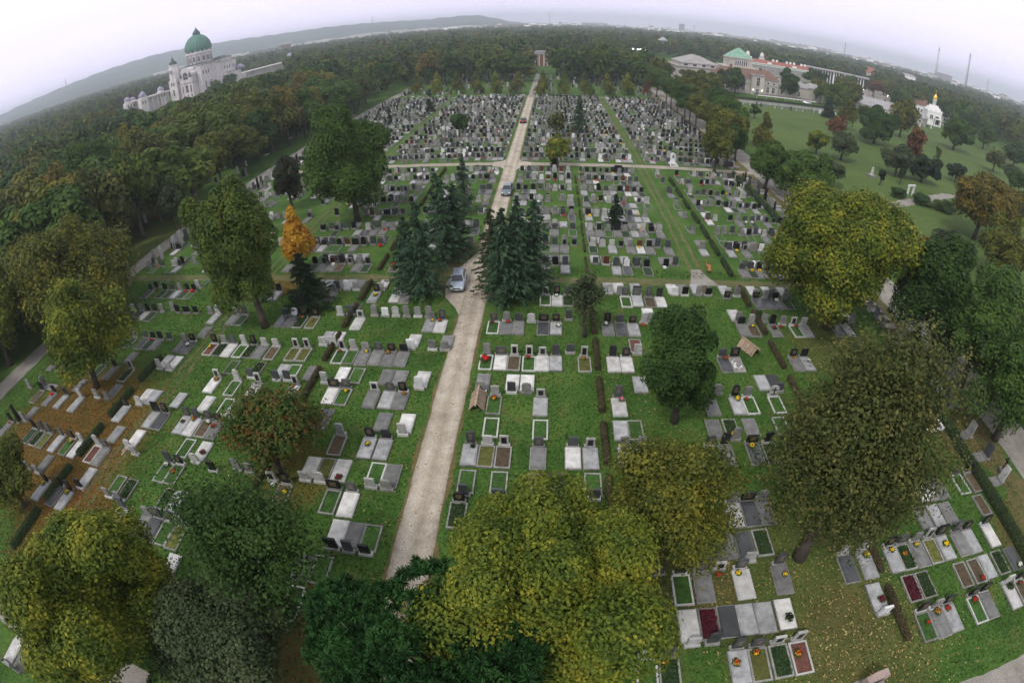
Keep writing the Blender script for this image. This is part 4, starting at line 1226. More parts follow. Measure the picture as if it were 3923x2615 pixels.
# near and middle trees, each with a crown and trunk of its own
# label | species | shape | trunk x,y | crown x,y,z | R,Rz | leaves | leaf size | lobes | sparse | bark
TREES = """
yellowing olive maple with bare patch, standing over rust leaf litter|yellowolive|round|-47.9,28.8|-46.3,29.6,7.6|4.9,4.6|9000|.17|30|.6|b
broad brown-olive tree behind the yellowing maple, beside the west lane|brownolive|round|-60.5,38|-61,40,8.5|8.2,6.2|14000|.2|44|.5|b
olive tree cut by the left edge among the rust leaves|olive|round|-44.5,12.5|-43.8,13,4.6|2.6,3|4500|.15|24|.3|b
yellow-green tree cut by the edge, across the west lane|yellowolive|round|-69,30|-69,31,8|4.6,6.5|7000|.2|26|.3|b
tall olive green tree left of the golden tree|olivegreen|oval|-31.3,41.7|-32.6,42.3,10|5.0,7.0|22000|.17|44|.1|b
wide green tree with forked trunk left of the spruce group|green|round|-30.6,72|-31.4,72.5,10.4|6.5,7.2|17000|.19|46|.1|b
dark blackish tree left of the wide green tree|copper|oval|-45.9,78.6|-45.9,78.6,6|3.3,5.0|6000|.17|24|.1|b
small golden orange tree glowing behind the dark conifer|orange|cone|-32.2,54.5|-32.2,54.5,6.2|2.2,3.0|4200|.15|40|.1|b
scruffy dark sapling with thin crown among the graves|grey|oval|3.4,41.6|3.4,41.6,4.8|1.8,2.6|2600|.11|16|.9|b
dense dark green round tree between grave columns|darkgreen|oval|10.3,29.6|10.0,30.0,6.0|2.95,5.4|15000|.14|36|.05|b
huge yellow-green maple with rusty top, right of the track|yellowolive|round|31.0,43.6|30.6,44.0,8.9|7.6,7.9|34000|.14|40|.15|b
thin brownish tree with see-through crown over the right graves|sparse|oval|16.9,16.1|18.1,17.7,9.2|5.2,6.6|26000|.1|48|.95|b
low olive-yellow tree in front of the thin brownish tree|brownolive|round|7.0,16.8|6.9,17.6,6.4|3.8,3.0|11000|.09|36|.8|b
big yellow-olive maple leaning over the road end|yellowolive|round|.6,10.4|0.5,10.9,7.6|5.4,4.6|46000|.085|46|.12|b
bushy yellow-green maple beside the front lane, bottom corner|yellowolive|round|-24.4,5.9|-24.6,5.9,6.6|5.2,4.9|30000|.1|40|.15|b
thin green tree with leaning trunk left of the road|darkgreen|oval|-15.9,10.6|-15.3,11.5,7.6|3.8,4.5|17000|.09|34|1.05|b
grey-green shrubby tree at the front lane|grey|round|-16.4,6.6|-16.4,7.2,4.4|3.9,3.0|15000|.085|36|.5|b
small bright green bush at the very front|freshgreen|round|-19.4,4.6|-19.4,4.8,2|2.5,1.6|4000|.12|18|.1|b
small tree with reddening crown among the left graves|redorange|round|-20.4,22.2|-19.8,23.2,4.4|3.7,2.8|4600|.13|30|1.0|b
dark green lane tree, first behind the huge maple|darkgreen|round|42.3,37.2|39.9,38,8|4.4,6.6|12000|.17|34|.1|b
fresh green lane tree with paler top beside the east lane|freshgreen|round|43.8,32.5|43.6,32.8,7|4.6,6.0|11000|.17|32|.15|b
fresh green lane tree with slim leaning trunk, nearest camera|freshgreen|round|42.8,24.4|41.8,24.6,8.2|4.4,5.2|10000|.17|30|.25|b
pale green rounded tree on the meadow side of the lane|freshgreen|round|53.8,41.5|54,42,5|4.4,4.6|7000|.19|24|.1|b
rusty orange tree at the edge of the meadow|autumn|round|84,74.8|85,75.5,6.6|7.2,6.6|9500|.22|34|.3|b
olive tree with drooping crown below the rusty orange tree|brownolive|oval|73,57|74,57.5,5|4.6,6|6500|.22|24|.3|b
dark green tree beside the east lane, nearest the right edge|green|round|50.5,26|50.5,26.5,6.4|4.6,5.6|9000|.18|30|.2|b
pale olive tree with open crown across the east lane|olivegreen|round|58,34|58,34.5,5.4|5.2,5|8000|.2|28|.5|b
dense three-stemmed dark green tree on the meadow|darkgreen|round|110.9,156.7|111,157,7.2|7.2,6.0|7000|.3|30|.05|b
multi-stemmed thinning tree on the meadow edge|brownolive|oval|110.6,176.3|110.6,176.5,7.4|4.2,4.6|2600|.3|18|.8|b
tall olive tree before the low grey-roofed sheds|olive|round|153.9,247.4|153.9,247.4,8|7,7.2|4500|.4|26|.1|b
round green tree on the meadow left of the chapel view|green|round|166.6,174.7|166.6,174.7,7.4|7.2,6.8|6000|.34|28|.05|b
upright red-brown tree on the meadow|redbrown|oval|100,118.5|99.5,119.5,9.6|2.6,4.8|3600|.22|20|.2|b
flat spreading grey-green tree beside the red-brown tree|grey|round|90.3,114.5|90.3,114.5,5.6|4.6,2.8|3400|.22|22|.4|b
nearly bare young tree on the meadow|sparse|oval|126.4,139.1|126.4,139.1,4|1.2,2.8|380|.2|10|1|b
broad blackish yew by the park path|yew|round|98.6,112.8|98.6,112.8,3.4|4.4,3.7|6500|.2|24|.05|b
smaller blackish yew by the park path|yew|oval|117.2,118.9|117.2,118.9,2.6|3.0,3.2|4200|.2|18|.05|b
brownish open tree in front of the sheds|brownolive|round|140.4,180.7|140.4,180.7,9|6.1,6.2|3600|.34|24|.6|b
green tree behind the long shed|green|round|223.2,294.6|223.2,294.6,6.4|7.4,6.4|3500|.45|22|.05|b
far olive tree before the pale houses|olive|round|274.6,386.3|274.6,386.3,7.5|7.6,7|3000|.5|22|.05|b
green tree right of the chapel on the meadow rim|green|round|207.6,196.2|207.6,196.2,7.5|4.4,4.4|3500|.34|20|.1|b
dark wide tree at the right rim of the meadow|darkgreen|round|199.7,166.8|199.7,166.8,5.6|6,6|4500|.34|22|.2|b
thin brown-grey tree standing low on the meadow|sparse|oval|161.9,144.7|161.9,144.7,4.6|4,4.8|1500|.26|16|.9|b
brown-green tree standing at the path corner|olive|oval|33.8,101|33.8,101.3,7.4|3.5,5.1|7000|.19|24|.2|b
dark oval tree at the east lane mouth|darkgreen|oval|41.9,111.4|41.9,111.4,5.8|2.6,4.1|5000|.19|20|.05|b
green lane tree above the dark oval tree|green|oval|49.5,131|49.5,131,5.6|3.4,4.2|4200|.22|20|.1|b
brown pointed tree by the lane and meadow|brownolive|cone|57,131.1|57,131.1,4.8|3.6,4.6|3800|.22|26|.4|b
round green lane tree left of the pale park masses|green|round|41.9,92.4|42.6,92,6|4.4,4.2|7500|.2|26|.05|b
wide fresh green lane tree above the huge maple|freshgreen|round|46,84.5|46.5,84,5.8|5.4,4.8|9000|.2|30|.1|b
dark round tree in front of the grey-roofed wing|darkgreen|round|120.2,252.8|120.2,252.8,7.4|5.4,7.2|4800|.34|24|.05|b
wide olive tree behind the far meadow edge|olivegreen|round|138,232|138,232,7.6|7,7.2|4200|.4|26|.1|b
pale yellow weeping tree beside the service lane|brownolive|round|144.3,265.4|144.3,265.4,7|6,6|2600|.4|22|.7|p
dark pointed conifer by the meadow wall|yew|cone|116.1,201.3|116.1,201.3,4.7|3.2,4.5|3200|.3|24|.05|b
small round tree alone on the meadow lawn|darkgreen|round|71.3,175.4|71.3,175.4,3.6|1.9,1.9|1500|.24|14|.1|b
orange-tinged green lane tree before the pale hall|redorange|round|56.2,199.1|56.2,199.1,7.8|5.6,5.2|3800|.34|24|.1|b
tall dark egg-shaped tree before the brown-roofed wing|darkgreen|oval|88.2,245.9|88.2,245.9,7|4.7,7|4200|.34|22|.05|b
brown leafless-looking tree in the meadow middle|redbrown|round|92,152|92,152,5|3.6,3.6|1500|.28|16|.8|b
grey-green open tree near the yellow bush|grey|round|78.1,124.3|78.1,124.3,4.4|4,4|3000|.24|20|.4|b
yellow bushy tree at the meadow's near side|yellowolive|round|72,128|72,128,3.6|3.2,3.0|2600|.24|16|.2|b
big dark green tree at the wood edge|green|round|-111,85|-111.4,85,11|7.6,7.4|8500|.3|34|.1|b
green tree beside the big dark green wood tree|green|oval|-103,86|-103,86.5,10|5.4,7.4|6500|.3|28|.1|b
brown-olive wood-edge tree with two trunks|brownolive|oval|-94.2,91.2|-94.5,91.5,10.4|6,6.8|6500|.3|30|.2|b
small olive tree overhanging the stones in the wood|olive|round|-91.6,106|-91.6,106,6.6|4,4|4000|.28|20|.2|b
dark thin tree beside the west lane|grey|oval|-66.5,70|-66.5,70,6.4|2.6,4.4|3500|.2|18|.5|b
bare brown tree at the wood edge|sparse|round|-75.6,75.8|-75.6,75.8,5.6|4.2,4.8|2400|.2|24|1|b
olive tree standing above the wood|olive|round|-108,127|-108,127,10|7.4,7|5500|.36|28|.1|b
round dark tree alone in the far plot|darkgreen|round|-23.4,127.4|-23.4,127.4,4.5|2.4,2.4|3000|.19|18|.05|b
small yellow-green tree by the cross path|yellowolive|round|1,100.2|1,100.3,4.8|2.5,2.2|3000|.15|20|.3|b
slim dark cypress in the far left plot|yew|cone|-40.7,169.7|-40.7,169.7,4|1.7,4|2200|.22|18|.02|b
second slim cypress in the far left plot|yew|cone|-49.5,152|-49.5,152,3|1.0,3|1200|.2|14|.02|b
sparse grey birch cluster in the far plot|sparse|oval|1.0,127|1.0,127,3.6|2.4,3|900|.18|18|1|p
dark columnar shrub on the park side|yew|oval|78,104|78,104,2.2|1.1,2.3|1400|.18|12|.02|b
second dark columnar shrub beside the statue|yew|oval|86.5,107|86.5,107,2.2|1.1,2.3|1400|.18|12|.02|b
purple-brown conical tree on the right park edge|copper|cone|128,98|128,98,4.4|3.4,4.4|3200|.24|24|.1|b
"""
LIMB = {}
sd_ = 100
for line in TREES.strip().split('\n'):
    lab, spc, shape, tb, cc, RR, nl_, lf, lobes_n, spar, bark = line.split('|')
    sd_ += 1
    bx_, by_ = map(float, tb.split(','))
    cx, cy, cz = map(float, cc.split(','))
    R, Rz = map(float, RR.split(','))
    if shape != 'cone':
        bot, top = max(.9, (cz - Rz) * .42), cz + Rz * 1.06
        cz, Rz = (top + bot) / 2, (top - bot) / 2
        R *= 1.1
    eye = math.sqrt(bx_ ** 2 + by_ ** 2 + (H - cz) ** 2)
    V, lc = crown_quads(sd_, R, Rz, 0, .046 + .0021 * eye, int(int(lobes_n) * 1.25), -.82, float(spar), shape)
    V[:, :, 0] += cx - bx_; V[:, :, 1] += cy - by_; V[:, :, 2] += cz
    V[:, :, 2] = np.maximum(V[:, :, 2], .15)
    root = empty('tree', (bx_, by_, 0))
    tag(root, lab, 'tree')
    link('crown', quads_mesh('crown', V, LEAF[spc]), root)
    off = np.array([cx - bx_, cy - by_, cz])
    limbs = [tuple(q + off) for q in lc[:14 if float(spar) > .35 else 7]]
    rad = .1 + .035 * R + .012 * cz
    link('trunk', trunk_mesh((0, 0, -.1), (cx - bx_, cy - by_, cz + (.35 * Rz if shape != 'cone' else Rz * .7)), rad, limbs, sd_, M['barkpale' if bark == 'p' else 'bark']), root)

SPRUCES = [(-13.6, 74.5, 9.4, 1.9, 'spruce', 'slim dark spruce, farthest of the group left of the road'), (-13.6, 57, 12.0, 2.5, 'spruce', 'tallest spruce in the middle of the group left of the road'),
           (-12.2, 59.4, 10.0, 2.4, 'spruce', 'spruce beside the road, right of the tallest left spruce'), (-14.2, 48.8, 11.4, 2.5, 'spruce', 'blue-green spruce just behind the silver car'),
           (-16.2, 50.4, 9.2, 2.1, 'spruce', 'outermost left spruce beside the cross track'), (-6.5, 50.2, 10.2, 1.9, 'grey', 'thin ragged brownish spruce nearest the road fork'),
           (-5.0, 47.4, 11.3, 2.1, 'spruce', 'tall spruce with leaning trunk right of the silver car'), (-3.6, 48.4, 11.8, 2.3, 'spruce', 'tallest spruce of the group right of the road'),
           (-1.9, 50.4, 11.0, 2.5, 'spruce', 'rightmost broad spruce of the group right of the road'), (9.3, 69.8, 5.2, 1.05, 'yew', 'small pointed dark conifer among the graves'),
           (-27.6, 46.3, 6.8, 2.9, 'yew', 'broad dark conifer in front of the golden tree'), (6.9, 134.1, 10, 2.2, 'spruce', 'lone spruce in the far plot right of the road'),
           (6.2, 247, 15, 3.6, 'spruce', 'dark spruce beyond the far path near the brick gate'), (0.5, 101.0, 2.8, .8, 'copper', 'small brown cypress by the cross path'),
           (40.0, 38.5, 3.6, .8, 'yew', 'little dark cypress under the huge maple')]
for i, (x, y, hh, R, spc, lab) in enumerate(SPRUCES):
    root = empty('spruce', (x, y, 0), i * .7)
    tag(root, lab, 'conifer')
    R *= 1.2
    link('crown', quads_mesh('crown', spruce_quads(500 + i, hh, R, int(13000 if y < 60 else 5000), .17 if y < 90 else .26), LEAF[spc]), root)
    link('trunk', trunk_mesh((0, 0, -.1), (0, 0, hh * .97), .09 + hh * .012, [], i, M['bark']), root)

V, lc = pine_quads(900, 5.5, 3.2, 2100, 46)
root = empty('pine_tree', (-5.4, 6.8, 0))
V += np.array([.9, 1.2, 6.2])
tag(root, 'dark green pine with tufted crown at the bottom, over the road end', 'pine')
link('crown', quads_mesh('crown', V, LEAF['pine']), root)
link('trunk', trunk_mesh((0, 0, 0), (.9, 1.2, 7.6), .24, [tuple(q + np.array([.9, 1.2, 6.2])) for q in lc[:22]], 3, M['barkpale']), root)

# the row of small pointed trees along the far cross path, all alike
V, lc = crown_quads(950, 1, 1, 1700, .085, 30, -.6, .1, 'cone')
V[:, :, 0:2] *= 1
cone_me = quads_mesh('crown', V, LEAF['olive'])
cone_tr = trunk_mesh((0, 0, 0), (0, 0, 3.2), .12, [], 5, M['bark'])
names12 = ['first', 'second', 'third', 'fourth', 'fifth', 'sixth', 'seventh', 'eighth', 'ninth', 'tenth', 'eleventh', 'last']
for i, x in enumerate([-57.7, -48.2, -39.2, -30.9, -22.6, -13.6, -3.7, 4.3, 12.6, 21.4, 30.0, 38.6]):
    root = empty('avenue_tree', (x, 205.8 + .006 * x * x * .7, 0), i)
    tag(root, '%s pointed olive tree from the left in the far row' % names12[i], 'tree', 'pointed trees in a row at the far path')
    k = .55 if i == 11 else rg.uniform(.92, 1.1)
    c = link('crown', cone_me, root, LEAF['redbrown' if i == 11 else ('brownolive', 'yellowolive', 'olive')[i % 3]])
    c.scale = (3.2 * k, 3.2 * k, 4.2 * rg.uniform(.95, 1.08)); c.location = (0, 0, 5.2)
    link('trunk', cone_tr, root)

# shared crowns for the lane trees, the wood edge and the park
UNIT = []
for i in range(5):
    V, lc = crown_quads(960 + i, 1, 1, 6500, .068, 30, -.5, .1, 'round')
    UNIT.append(quads_mesh('crown', V, LEAF['green']))
UTR = [trunk_mesh((0, 0, 0), (.3, 0, 9), .3, [(2.5, .5, 8), (-2, 1.4, 8.5), (.5, -2.2, 7.6), (-1, -1.6, 9), (1.2, 2.2, 9)], 30 + i, M['bark']) for i in range(2)]


def tree_copy(x, y, h, R, spc, lab, group=None, low=.32, nm='tree'):
    root = empty(nm, (x, y, 0), rg.uniform(0, 6))
    tag(root, lab, 'tree', group)
    c = link('crown', UNIT[rg.randrange(5)], root, LEAF[spc])
    Rz = h * (1 - low) / 2
    c.scale = (R * rg.uniform(.92, 1.1), R * rg.uniform(.92, 1.1), Rz)
    c.location = (0, 0, h - Rz)
    t = link('trunk', UTR[rg.randrange(2)], root)
    t.scale = (h / 13, h / 13, h / 13)
    return root


# avenue of trees on both sides of the east lane, up to the far path
k = 0
for y in range(0, 11):
    yy = 118 + y * 9.2
    for xx, side in ((42.0, 'near'), (50.5, 'meadow')):
        if yy < 140 and side == 'meadow': continue
        if abs(yy - 199) < 3: continue
        k += 1
        tree_copy(xx + rg.uniform(-.8, .8), yy + rg.uniform(-1.5, 1.5), rg.uniform(9, 12), rg.uniform(3.6, 4.8), rg.choice(['green', 'olivegreen', 'darkgreen', 'olive', 'brownolive']),
                  '%s lane tree up the %s side of the east lane' % (ORD[y + 1], side), 'trees along the east lane')
# edge of the western wood
WS = ['green', 'olive', 'olivegreen', 'brownolive', 'darkgreen', 'olivegreen', 'green', 'olive', 'olivegreen', 'green', 'autumn', 'olive', 'sparse']
WN = dict(green='green', olive='olive', olivegreen='olive green', brownolive='browning', darkgreen='dark green', autumn='rusty', sparse='thin grey-brown')
for row in range(6):
    n_in = 0
    for j in range(20):
        x = -73 - row * 9.5 + rg.uniform(-2.5, 2.5)
        y = 20 + j * 9.4 + (row % 2) * 4.7 + rg.uniform(-2.5, 2.5)
        if (x + 109) ** 2 + (y - 85) ** 2 < 60 or (x + 94) ** 2 + (y - 91) ** 2 < 50 or (x + 108) ** 2 + (y - 127) ** 2 < 60: continue
        if row < 3 and 99 < y < 105: continue
        if x > -71: x = -72.5
        n_in += 1
        spc = WS[(row * 7 + j * 3) % len(WS)]
        tree_copy(x, y, rg.uniform(12, 17.5), rg.uniform(5.4, 7.8), spc, '%s tree in the western wood, %s along its %s line from the lane' % (WN[spc], ORD[n_in], ORD[row + 1]),
                  'trees of the western wood', .12)
# trees behind the far row, around the gate
for i, (x, y, h, R, spc, lab) in enumerate([
        (-28, 262, 14, 7, 'darkgreen', 'dark spreading tree left of the road beyond the far row'), (-17, 250, 13, 6, 'green', 'dark green tree just left of the far road end'),
        (4, 268, 15, 8, 'darkgreen', 'broad dark tree right of the brick gate'), (26, 275, 14, 7.5, 'green', 'broad green tree beyond the far row, right half'),
        (38, 262, 15, 7, 'olivegreen', 'olive green tree beyond the far row by the lane'), (-45, 268, 16, 8, 'olivegreen', 'olive tree beyond the far row, left half'),
        (-60, 250, 15, 7, 'autumn', 'rusty brown tree where the west lane ends'), (52, 246, 11, 5.5, 'olivegreen', 'olive lane tree left of the pale hall'),
        (47, 232, 11, 5, 'green', 'green lane tree below the pale hall'), (62, 238, 10, 5, 'olive', 'olive tree masking the pale hall foot'),
        (70, 226, 11, 5.4, 'olivegreen', 'olive green tree at the upper meadow corner'), (78, 236, 12, 3.6, 'grey', 'grey-green birch beside the dark egg-shaped tree'),
        (60, 186, 9, 4.6, 'darkgreen', 'dark tree at the meadow corner'), (66, 214, 10, 5, 'brownolive', 'browning tree at the meadow corner'),
        (56, 165, 8.5, 4.4, 'brownolive', 'browning tree by the lane, below the meadow corner'), (84, 239, 9, 4, 'green', 'green tree at the left foot of the brown-roofed wing'), (136, 246, 10, 4.6, 'olivegreen', 'olive green tree at the right end of the stone wing'),
        (152, 254, 9, 4.2, 'green', 'green tree between the stone wing and the shed'), (218, 352, 13, 6, 'green', 'green tree before the middle of the glass colonnade'), (240, 352, 13, 6, 'olivegreen', 'olive tree before the right end of the glass colonnade'),
        (-236, 322, 12, 6, 'olivegreen', 'olive green tree covering the foot of the white church'), (-243, 352, 13, 6, 'green', 'green tree covering the right foot of the white church'),
        (160, 300, 15, 8, 'darkgreen', 'tall green tree before the glass colonnade'),
        (176, 282, 12, 6, 'brownolive', 'browning tree before the glass colonnade'), (190, 318, 13, 6, 'olive', 'olive tree among the lamps by the colonnade'),
        (226, 330, 14, 7, 'redbrown', 'russet tree right of the colonnade'), (205, 262, 12, 6, 'green', 'green tree left behind the chapel'),
        (170, 216, 12, 6, 'brownolive', 'browning tree left of the chapel'), (232, 232, 14, 5, 'darkgreen', 'dark tree close right of the chapel'),
        (246, 236, 12, 5.5, 'green', 'green tree right of the chapel'), (222, 206, 9, 4.4, 'green', 'green tree in front right of the chapel'),
        (225, 178, 11, 6, 'green', 'green tree low on the right rim'), (213, 150, 12, 6.5, 'darkgreen', 'dark leaning tree at the right edge'),
        (250, 200, 13, 6, 'olive', 'olive tree on the rim far right'), (262, 214, 12, 6, 'autumn', 'rusty tree on the rim far right'),
        (140, 112, 9, 5, 'green', 'green tree below the meadow, right park'), (150, 124, 8, 4.4, 'grey', 'pale green open tree in the right park'),
        (120, 92, 8, 4.2, 'olivegreen', 'olive green tree behind the rusty orange tree'), (100, 60, 8, 4.5, 'green', 'green tree at right edge beyond rusty tree'),
        (64, 62, 6, 3.4, 'grey', 'low grey shrub tree on the lane side of the meadow'), (60, 98, 6, 3.6, 'grey', 'pale shrubby tree beside the park path')]):
    tree_copy(x, y, h, R, spc, lab, None, .25)

# low hedges and shrubs in the park
for i, (x, y, r_, h_, spc, lab) in enumerate([(83, 93, 3.2, 1.6, 'greenhedge', 'clipped green shrub mass on the park slope'), (88, 90, 3.4, 1.7, 'greenhedge', 'green shrub mass next to the rusty tree'),
                                              (78, 96, 2.6, 1.4, 'greenhedge', 'green shrub mass by the white portal'), (66, 68, 3, 1.3, 'redbrown', 'reddish low shrub on the meadow edge')]):
    o = link('shrub', UNIT[i], None, LEAF[spc])
    o.location = (x, y, h_ * .55); o.scale = (r_, r_ * .7, h_)
    tag(o, lab, 'shrub')

# the far wood: one mass of crowns out to the horizon
UQ = []
for i in range(6):
    V, lc = crown_quads(980 + i, 1, 1, 180, .29, 14, -.3, .05, 'round')
    UQ.append(V)
FS = ['green', 'olivegreen', 'darkgreen', 'olive', 'olivegreen', 'olive', 'green', 'darkgreen', 'green', 'grey', 'darkgreen', 'olivegreen', 'green', 'olivegreen', 'darkgreen', 'olive', 'brownolive']
UD = [crown_quads(1090 + i, 1, 1, 900, .14, 15, -.35, .05, 'round')[0] for i in range(6)]
rf = np.random.default_rng(42)
out, mi = [], []
d = 105.0
nt_ = 0
while d < 2700:
    s = 8.2 + d * .009
    az = -66.0
    while az < 60:
        az += math.degrees(s / d) * rf.uniform(.7, 1.3)
        dd = d * rf.uniform(.965, 1.035)
        x, y = dd * math.sin(math.radians(az)), dd * math.cos(math.radians(az))
        h = rf.uniform(9.5, 19)
        if -69 < x < 52 and y < 244: continue
        if x > -128 and x < -60 and y < 205: continue
        if x >= 52:
            if az < 27.2 and dd < 475: continue
            if az < 36.2 and dd < 500: continue
            if dd < 335: continue
            if az > 36 and dd < 400 and rf.random() < .35: continue
            if az > 37 and dd < 820: h = min(h, 29 - dd * math.tan(math.radians(1.25)))
            if 33 < az < 34.6 and dd < 720: h = min(h, 29 - dd * math.tan(math.radians(1.9)))
        lim = None
        if az < -28 and az > -46.5 and dd < 620:
            if x > -300 and x < -252 and 285 < y < 500: continue
            if x <= -252 and dd > 400 and az > -41.5: h = min(h, 12)
            lim = np.interp(az, [-46.5, -45.5, -43.2, -41, -38.6, -38, -36, -34.2, -33, -28.8, -28], [3.0, 2.9, 4.1, 3.4, 3.6, 3.4, 2.95, 2.9, 2.9, 2.75, 2.0])
            if dd < 560: h = min(h, 29 - dd * math.tan(math.radians(lim)))
        if -2.4 < az < .2 and 240 < dd < 345: continue
        if -.2 < az < 5 and 300 < dd < 350: h = min(h, 9)
        if 10.9 < az < 12.4 and 440 < dd < 600: h = min(h, 12)
        if 8.6 < az < 9.9 and 230 < dd < 350: h = min(h, 13)
        if h < 4: continue
        R = rf.uniform(.36, .5) * min(h, 15) + dd * .0011
        V = (UD if dd < 520 else UQ)[rf.integers(0, 6)]
        a = rf.uniform(0, 6.28)
        ca, sa = math.cos(a), math.sin(a)
        W = np.empty_like(V)
        W[:, :, 0] = (V[:, :, 0] * ca - V[:, :, 1] * sa) * R + x
        W[:, :, 1] = (V[:, :, 0] * sa + V[:, :, 1] * ca) * R + y
        W[:, :, 2] = V[:, :, 2] * h * .46 + h * .54
        out.append(W)
        mi.append(np.full(len(V), rf.integers(0, len(FS))))
        nt_ += 1
    d += s * .9
print('far wood trees', nt_)
tag(link('wood', quads_mesh('wood', np.concatenate(out), [LEAF[q] for q in FS], np.concatenate(mi))), 'dense mixed wood stretching from the cemetery to the horizon', 'wood', kind='stuff')


# ------------------------------------------------------------------ buildings
def house(name, lab, cat, x, y, rz=0.0, group=None):
    return tag(empty(name, (x, y, 0), rz), lab, cat, group)


def pbox(root, name, mat, *boxes, inset=0.0):
    mb = MB()
    for b in boxes:
        mb.box(*b, 0, inset)
    return mb.build(name, mat, root)


WINS = {}


def window(root, x, y, z, w, h, face, arch=False, mat='glass'):
    key = (w, h, arch, mat)
    if key not in WINS:
        mb = MB()
        pl = [(-w / 2, 0), (w / 2, 0)] + ([(w / 2 * math.cos(t), h - w / 2 + w / 2 * math.sin(t)) for t in np.linspace(0, math.pi, 9)] if arch else [(w / 2, h), (-w / 2, h)])
        mb.prism(pl, -.05, .05, 0)
        pane = mb.mesh('pane', M[mat])
        mb = MB()
        t = .14 + .03 * w
        mb.box(-w / 2 - t, -w / 2, -.14, .05, -.1, h); mb.box(w / 2, w / 2 + t, -.14, .05, -.1, h)
        mb.box(-w / 2 - t * 1.5, w / 2 + t * 1.5, -.22, .05, -.1 - t, -.1)
        mb.box(-w / 2 - t, w / 2 + t, -.16, .05, h, h + t)
        if w > 1.2 and h > 1.6:
            mb.box(-.05, .05, -.09, -.05, 0, h * .93); mb.box(-w / 2, w / 2, -.09, -.051, h * .58, h * .58 + .1)
        WINS[key] = (mb.mesh('window', M['church'] if mat == 'glass' else M['white']), pane)
    fr, pn = WINS[key]
    o = link('window', fr, root)
    o.location = (x, y, z)
    o.rotation_euler = (0, 0, {'S': 0, 'E': math.pi / 2, 'W': -math.pi / 2, 'N': math.pi}.get(face, face if not isinstance(face, str) else 0))
    link('pane', pn, o)
    return o


# --- domed church on the left
ch = house('domed_church', 'white domed church with green ribbed dome rising above the wood', 'church', -269, 357)
mb = MB()
mb.box(-13, 13, -24, 27, 0, 23.6); mb.box(-12, 11, -16, 20, 23.6, 25.6)
mb.box(10.5, 14.2, -24.6, -4, 0, 24.6); mb.box(4, 13.8, 6, 20, 0, 26.4)
mb.box(13, 17, 12, 27, 0, 14); mb.box(13, 16, 20, 36, 0, 10)
mb.box(-2, 10, -31.2, -24, 0, 18.5)
mb.prism([(-2, 18.5), (10, 18.5), (10, 20.9), (8.6, 22)] + [(4 + 4.4 * math.cos(t), 21.6 + 3.6 * math.sin(t)) for t in np.linspace(.2, math.pi - .2, 12)] + [(-.6, 22), (-2, 20.9)], -31.2, -24)
mb.build('wall', M['church'], ch)
mb = MB()
for z, (a, b, c, d) in ((13.4, (-2.3, 10.3, -31.6, -24)), (18.3, (-2.3, 10.3, -31.6, -24)), (24.6, (10.2, 14.5, -24.9, -3.7)), (23.6, (-13.3, 13.3, -24.3, 27.3)), (26.4, (3.7, 14.1, 5.7, 20.3)), (14, (12.8, 17.3, 11.7, 27.3))):
    mb.box(a, b, c, d, z, z + .55)
mb.build('cornice', M['churchdark'], ch)
mb = MB()
for x in (-1.7, 1.2, 6.8, 9.5): mb.box(x - .4, x + .4, -31.55, -31.2, 2.2, 18.3)
for yy in (-24.2, -16.2, -8.4, -4.6): mb.box(14.2, 14.5, yy - .35, yy + .35, 2.2, 24.6)
mb.build('pilaster', M['church'], ch)
pbox(ch, 'base_plinth', M['churchdark'], (-15.2, 14.8, -32.4, 27.6, 0, 2.2))
pbox(ch, 'stairs', M['l'], *[(-5 + i * .2, 13 - i * .2, -41 + i * .9, -32, 0, .35 + i * .35) for i in range(9)])
DX = -1.5
mb = MB()
mb.lathe([(10.2, 24), (10.2, 33.6), (10.9, 34.0), (10.9, 35.0), (10.4, 35.4)], 32, (DX, -3), smooth=False)
for k_ in range(16):
    a = 2 * math.pi * k_ / 16
    cx, cy = DX + 10.35 * math.cos(a), -3 + 10.35 * math.sin(a)
    mb.lathe([(.5, 26), (.5, 35.8), (.75, 36.2), (.2, 37.0)], 8, (cx, cy))
mb.build('drum', M['church'], ch)
for k_ in range(16):
    a = 2 * math.pi * (k_ + .5) / 16
    if math.cos(a - math.radians(-52)) > -.2:
        window(ch, DX + 10.2 * math.cos(a), -3 + 10.2 * math.sin(a), 28, 1.7, 3.8, a + math.pi / 2, True)
mb = MB()
pr = [(10.3, 35.4), (10.9, 36.6), (11.2, 38.4), (11.0, 40.4), (10.3, 42.6), (9.0, 44.8), (7.2, 46.9), (5.0, 48.4), (3.1, 49.2)]
mb.lathe(pr, 48, (DX, -3), smooth=False, rib=.035)
dome = mb.build('dome', M['copper'], ch)
mb = MB(); mb.lathe([(3.2, 49.0), (3.1, 50.6), (3.3, 50.8), (1.9, 52.4), (.8, 53.9), (.12, 55), (.1, 56.4)], 12, (DX, -3), smooth=False)
mb.build('lantern', M['copperdark'], dome)
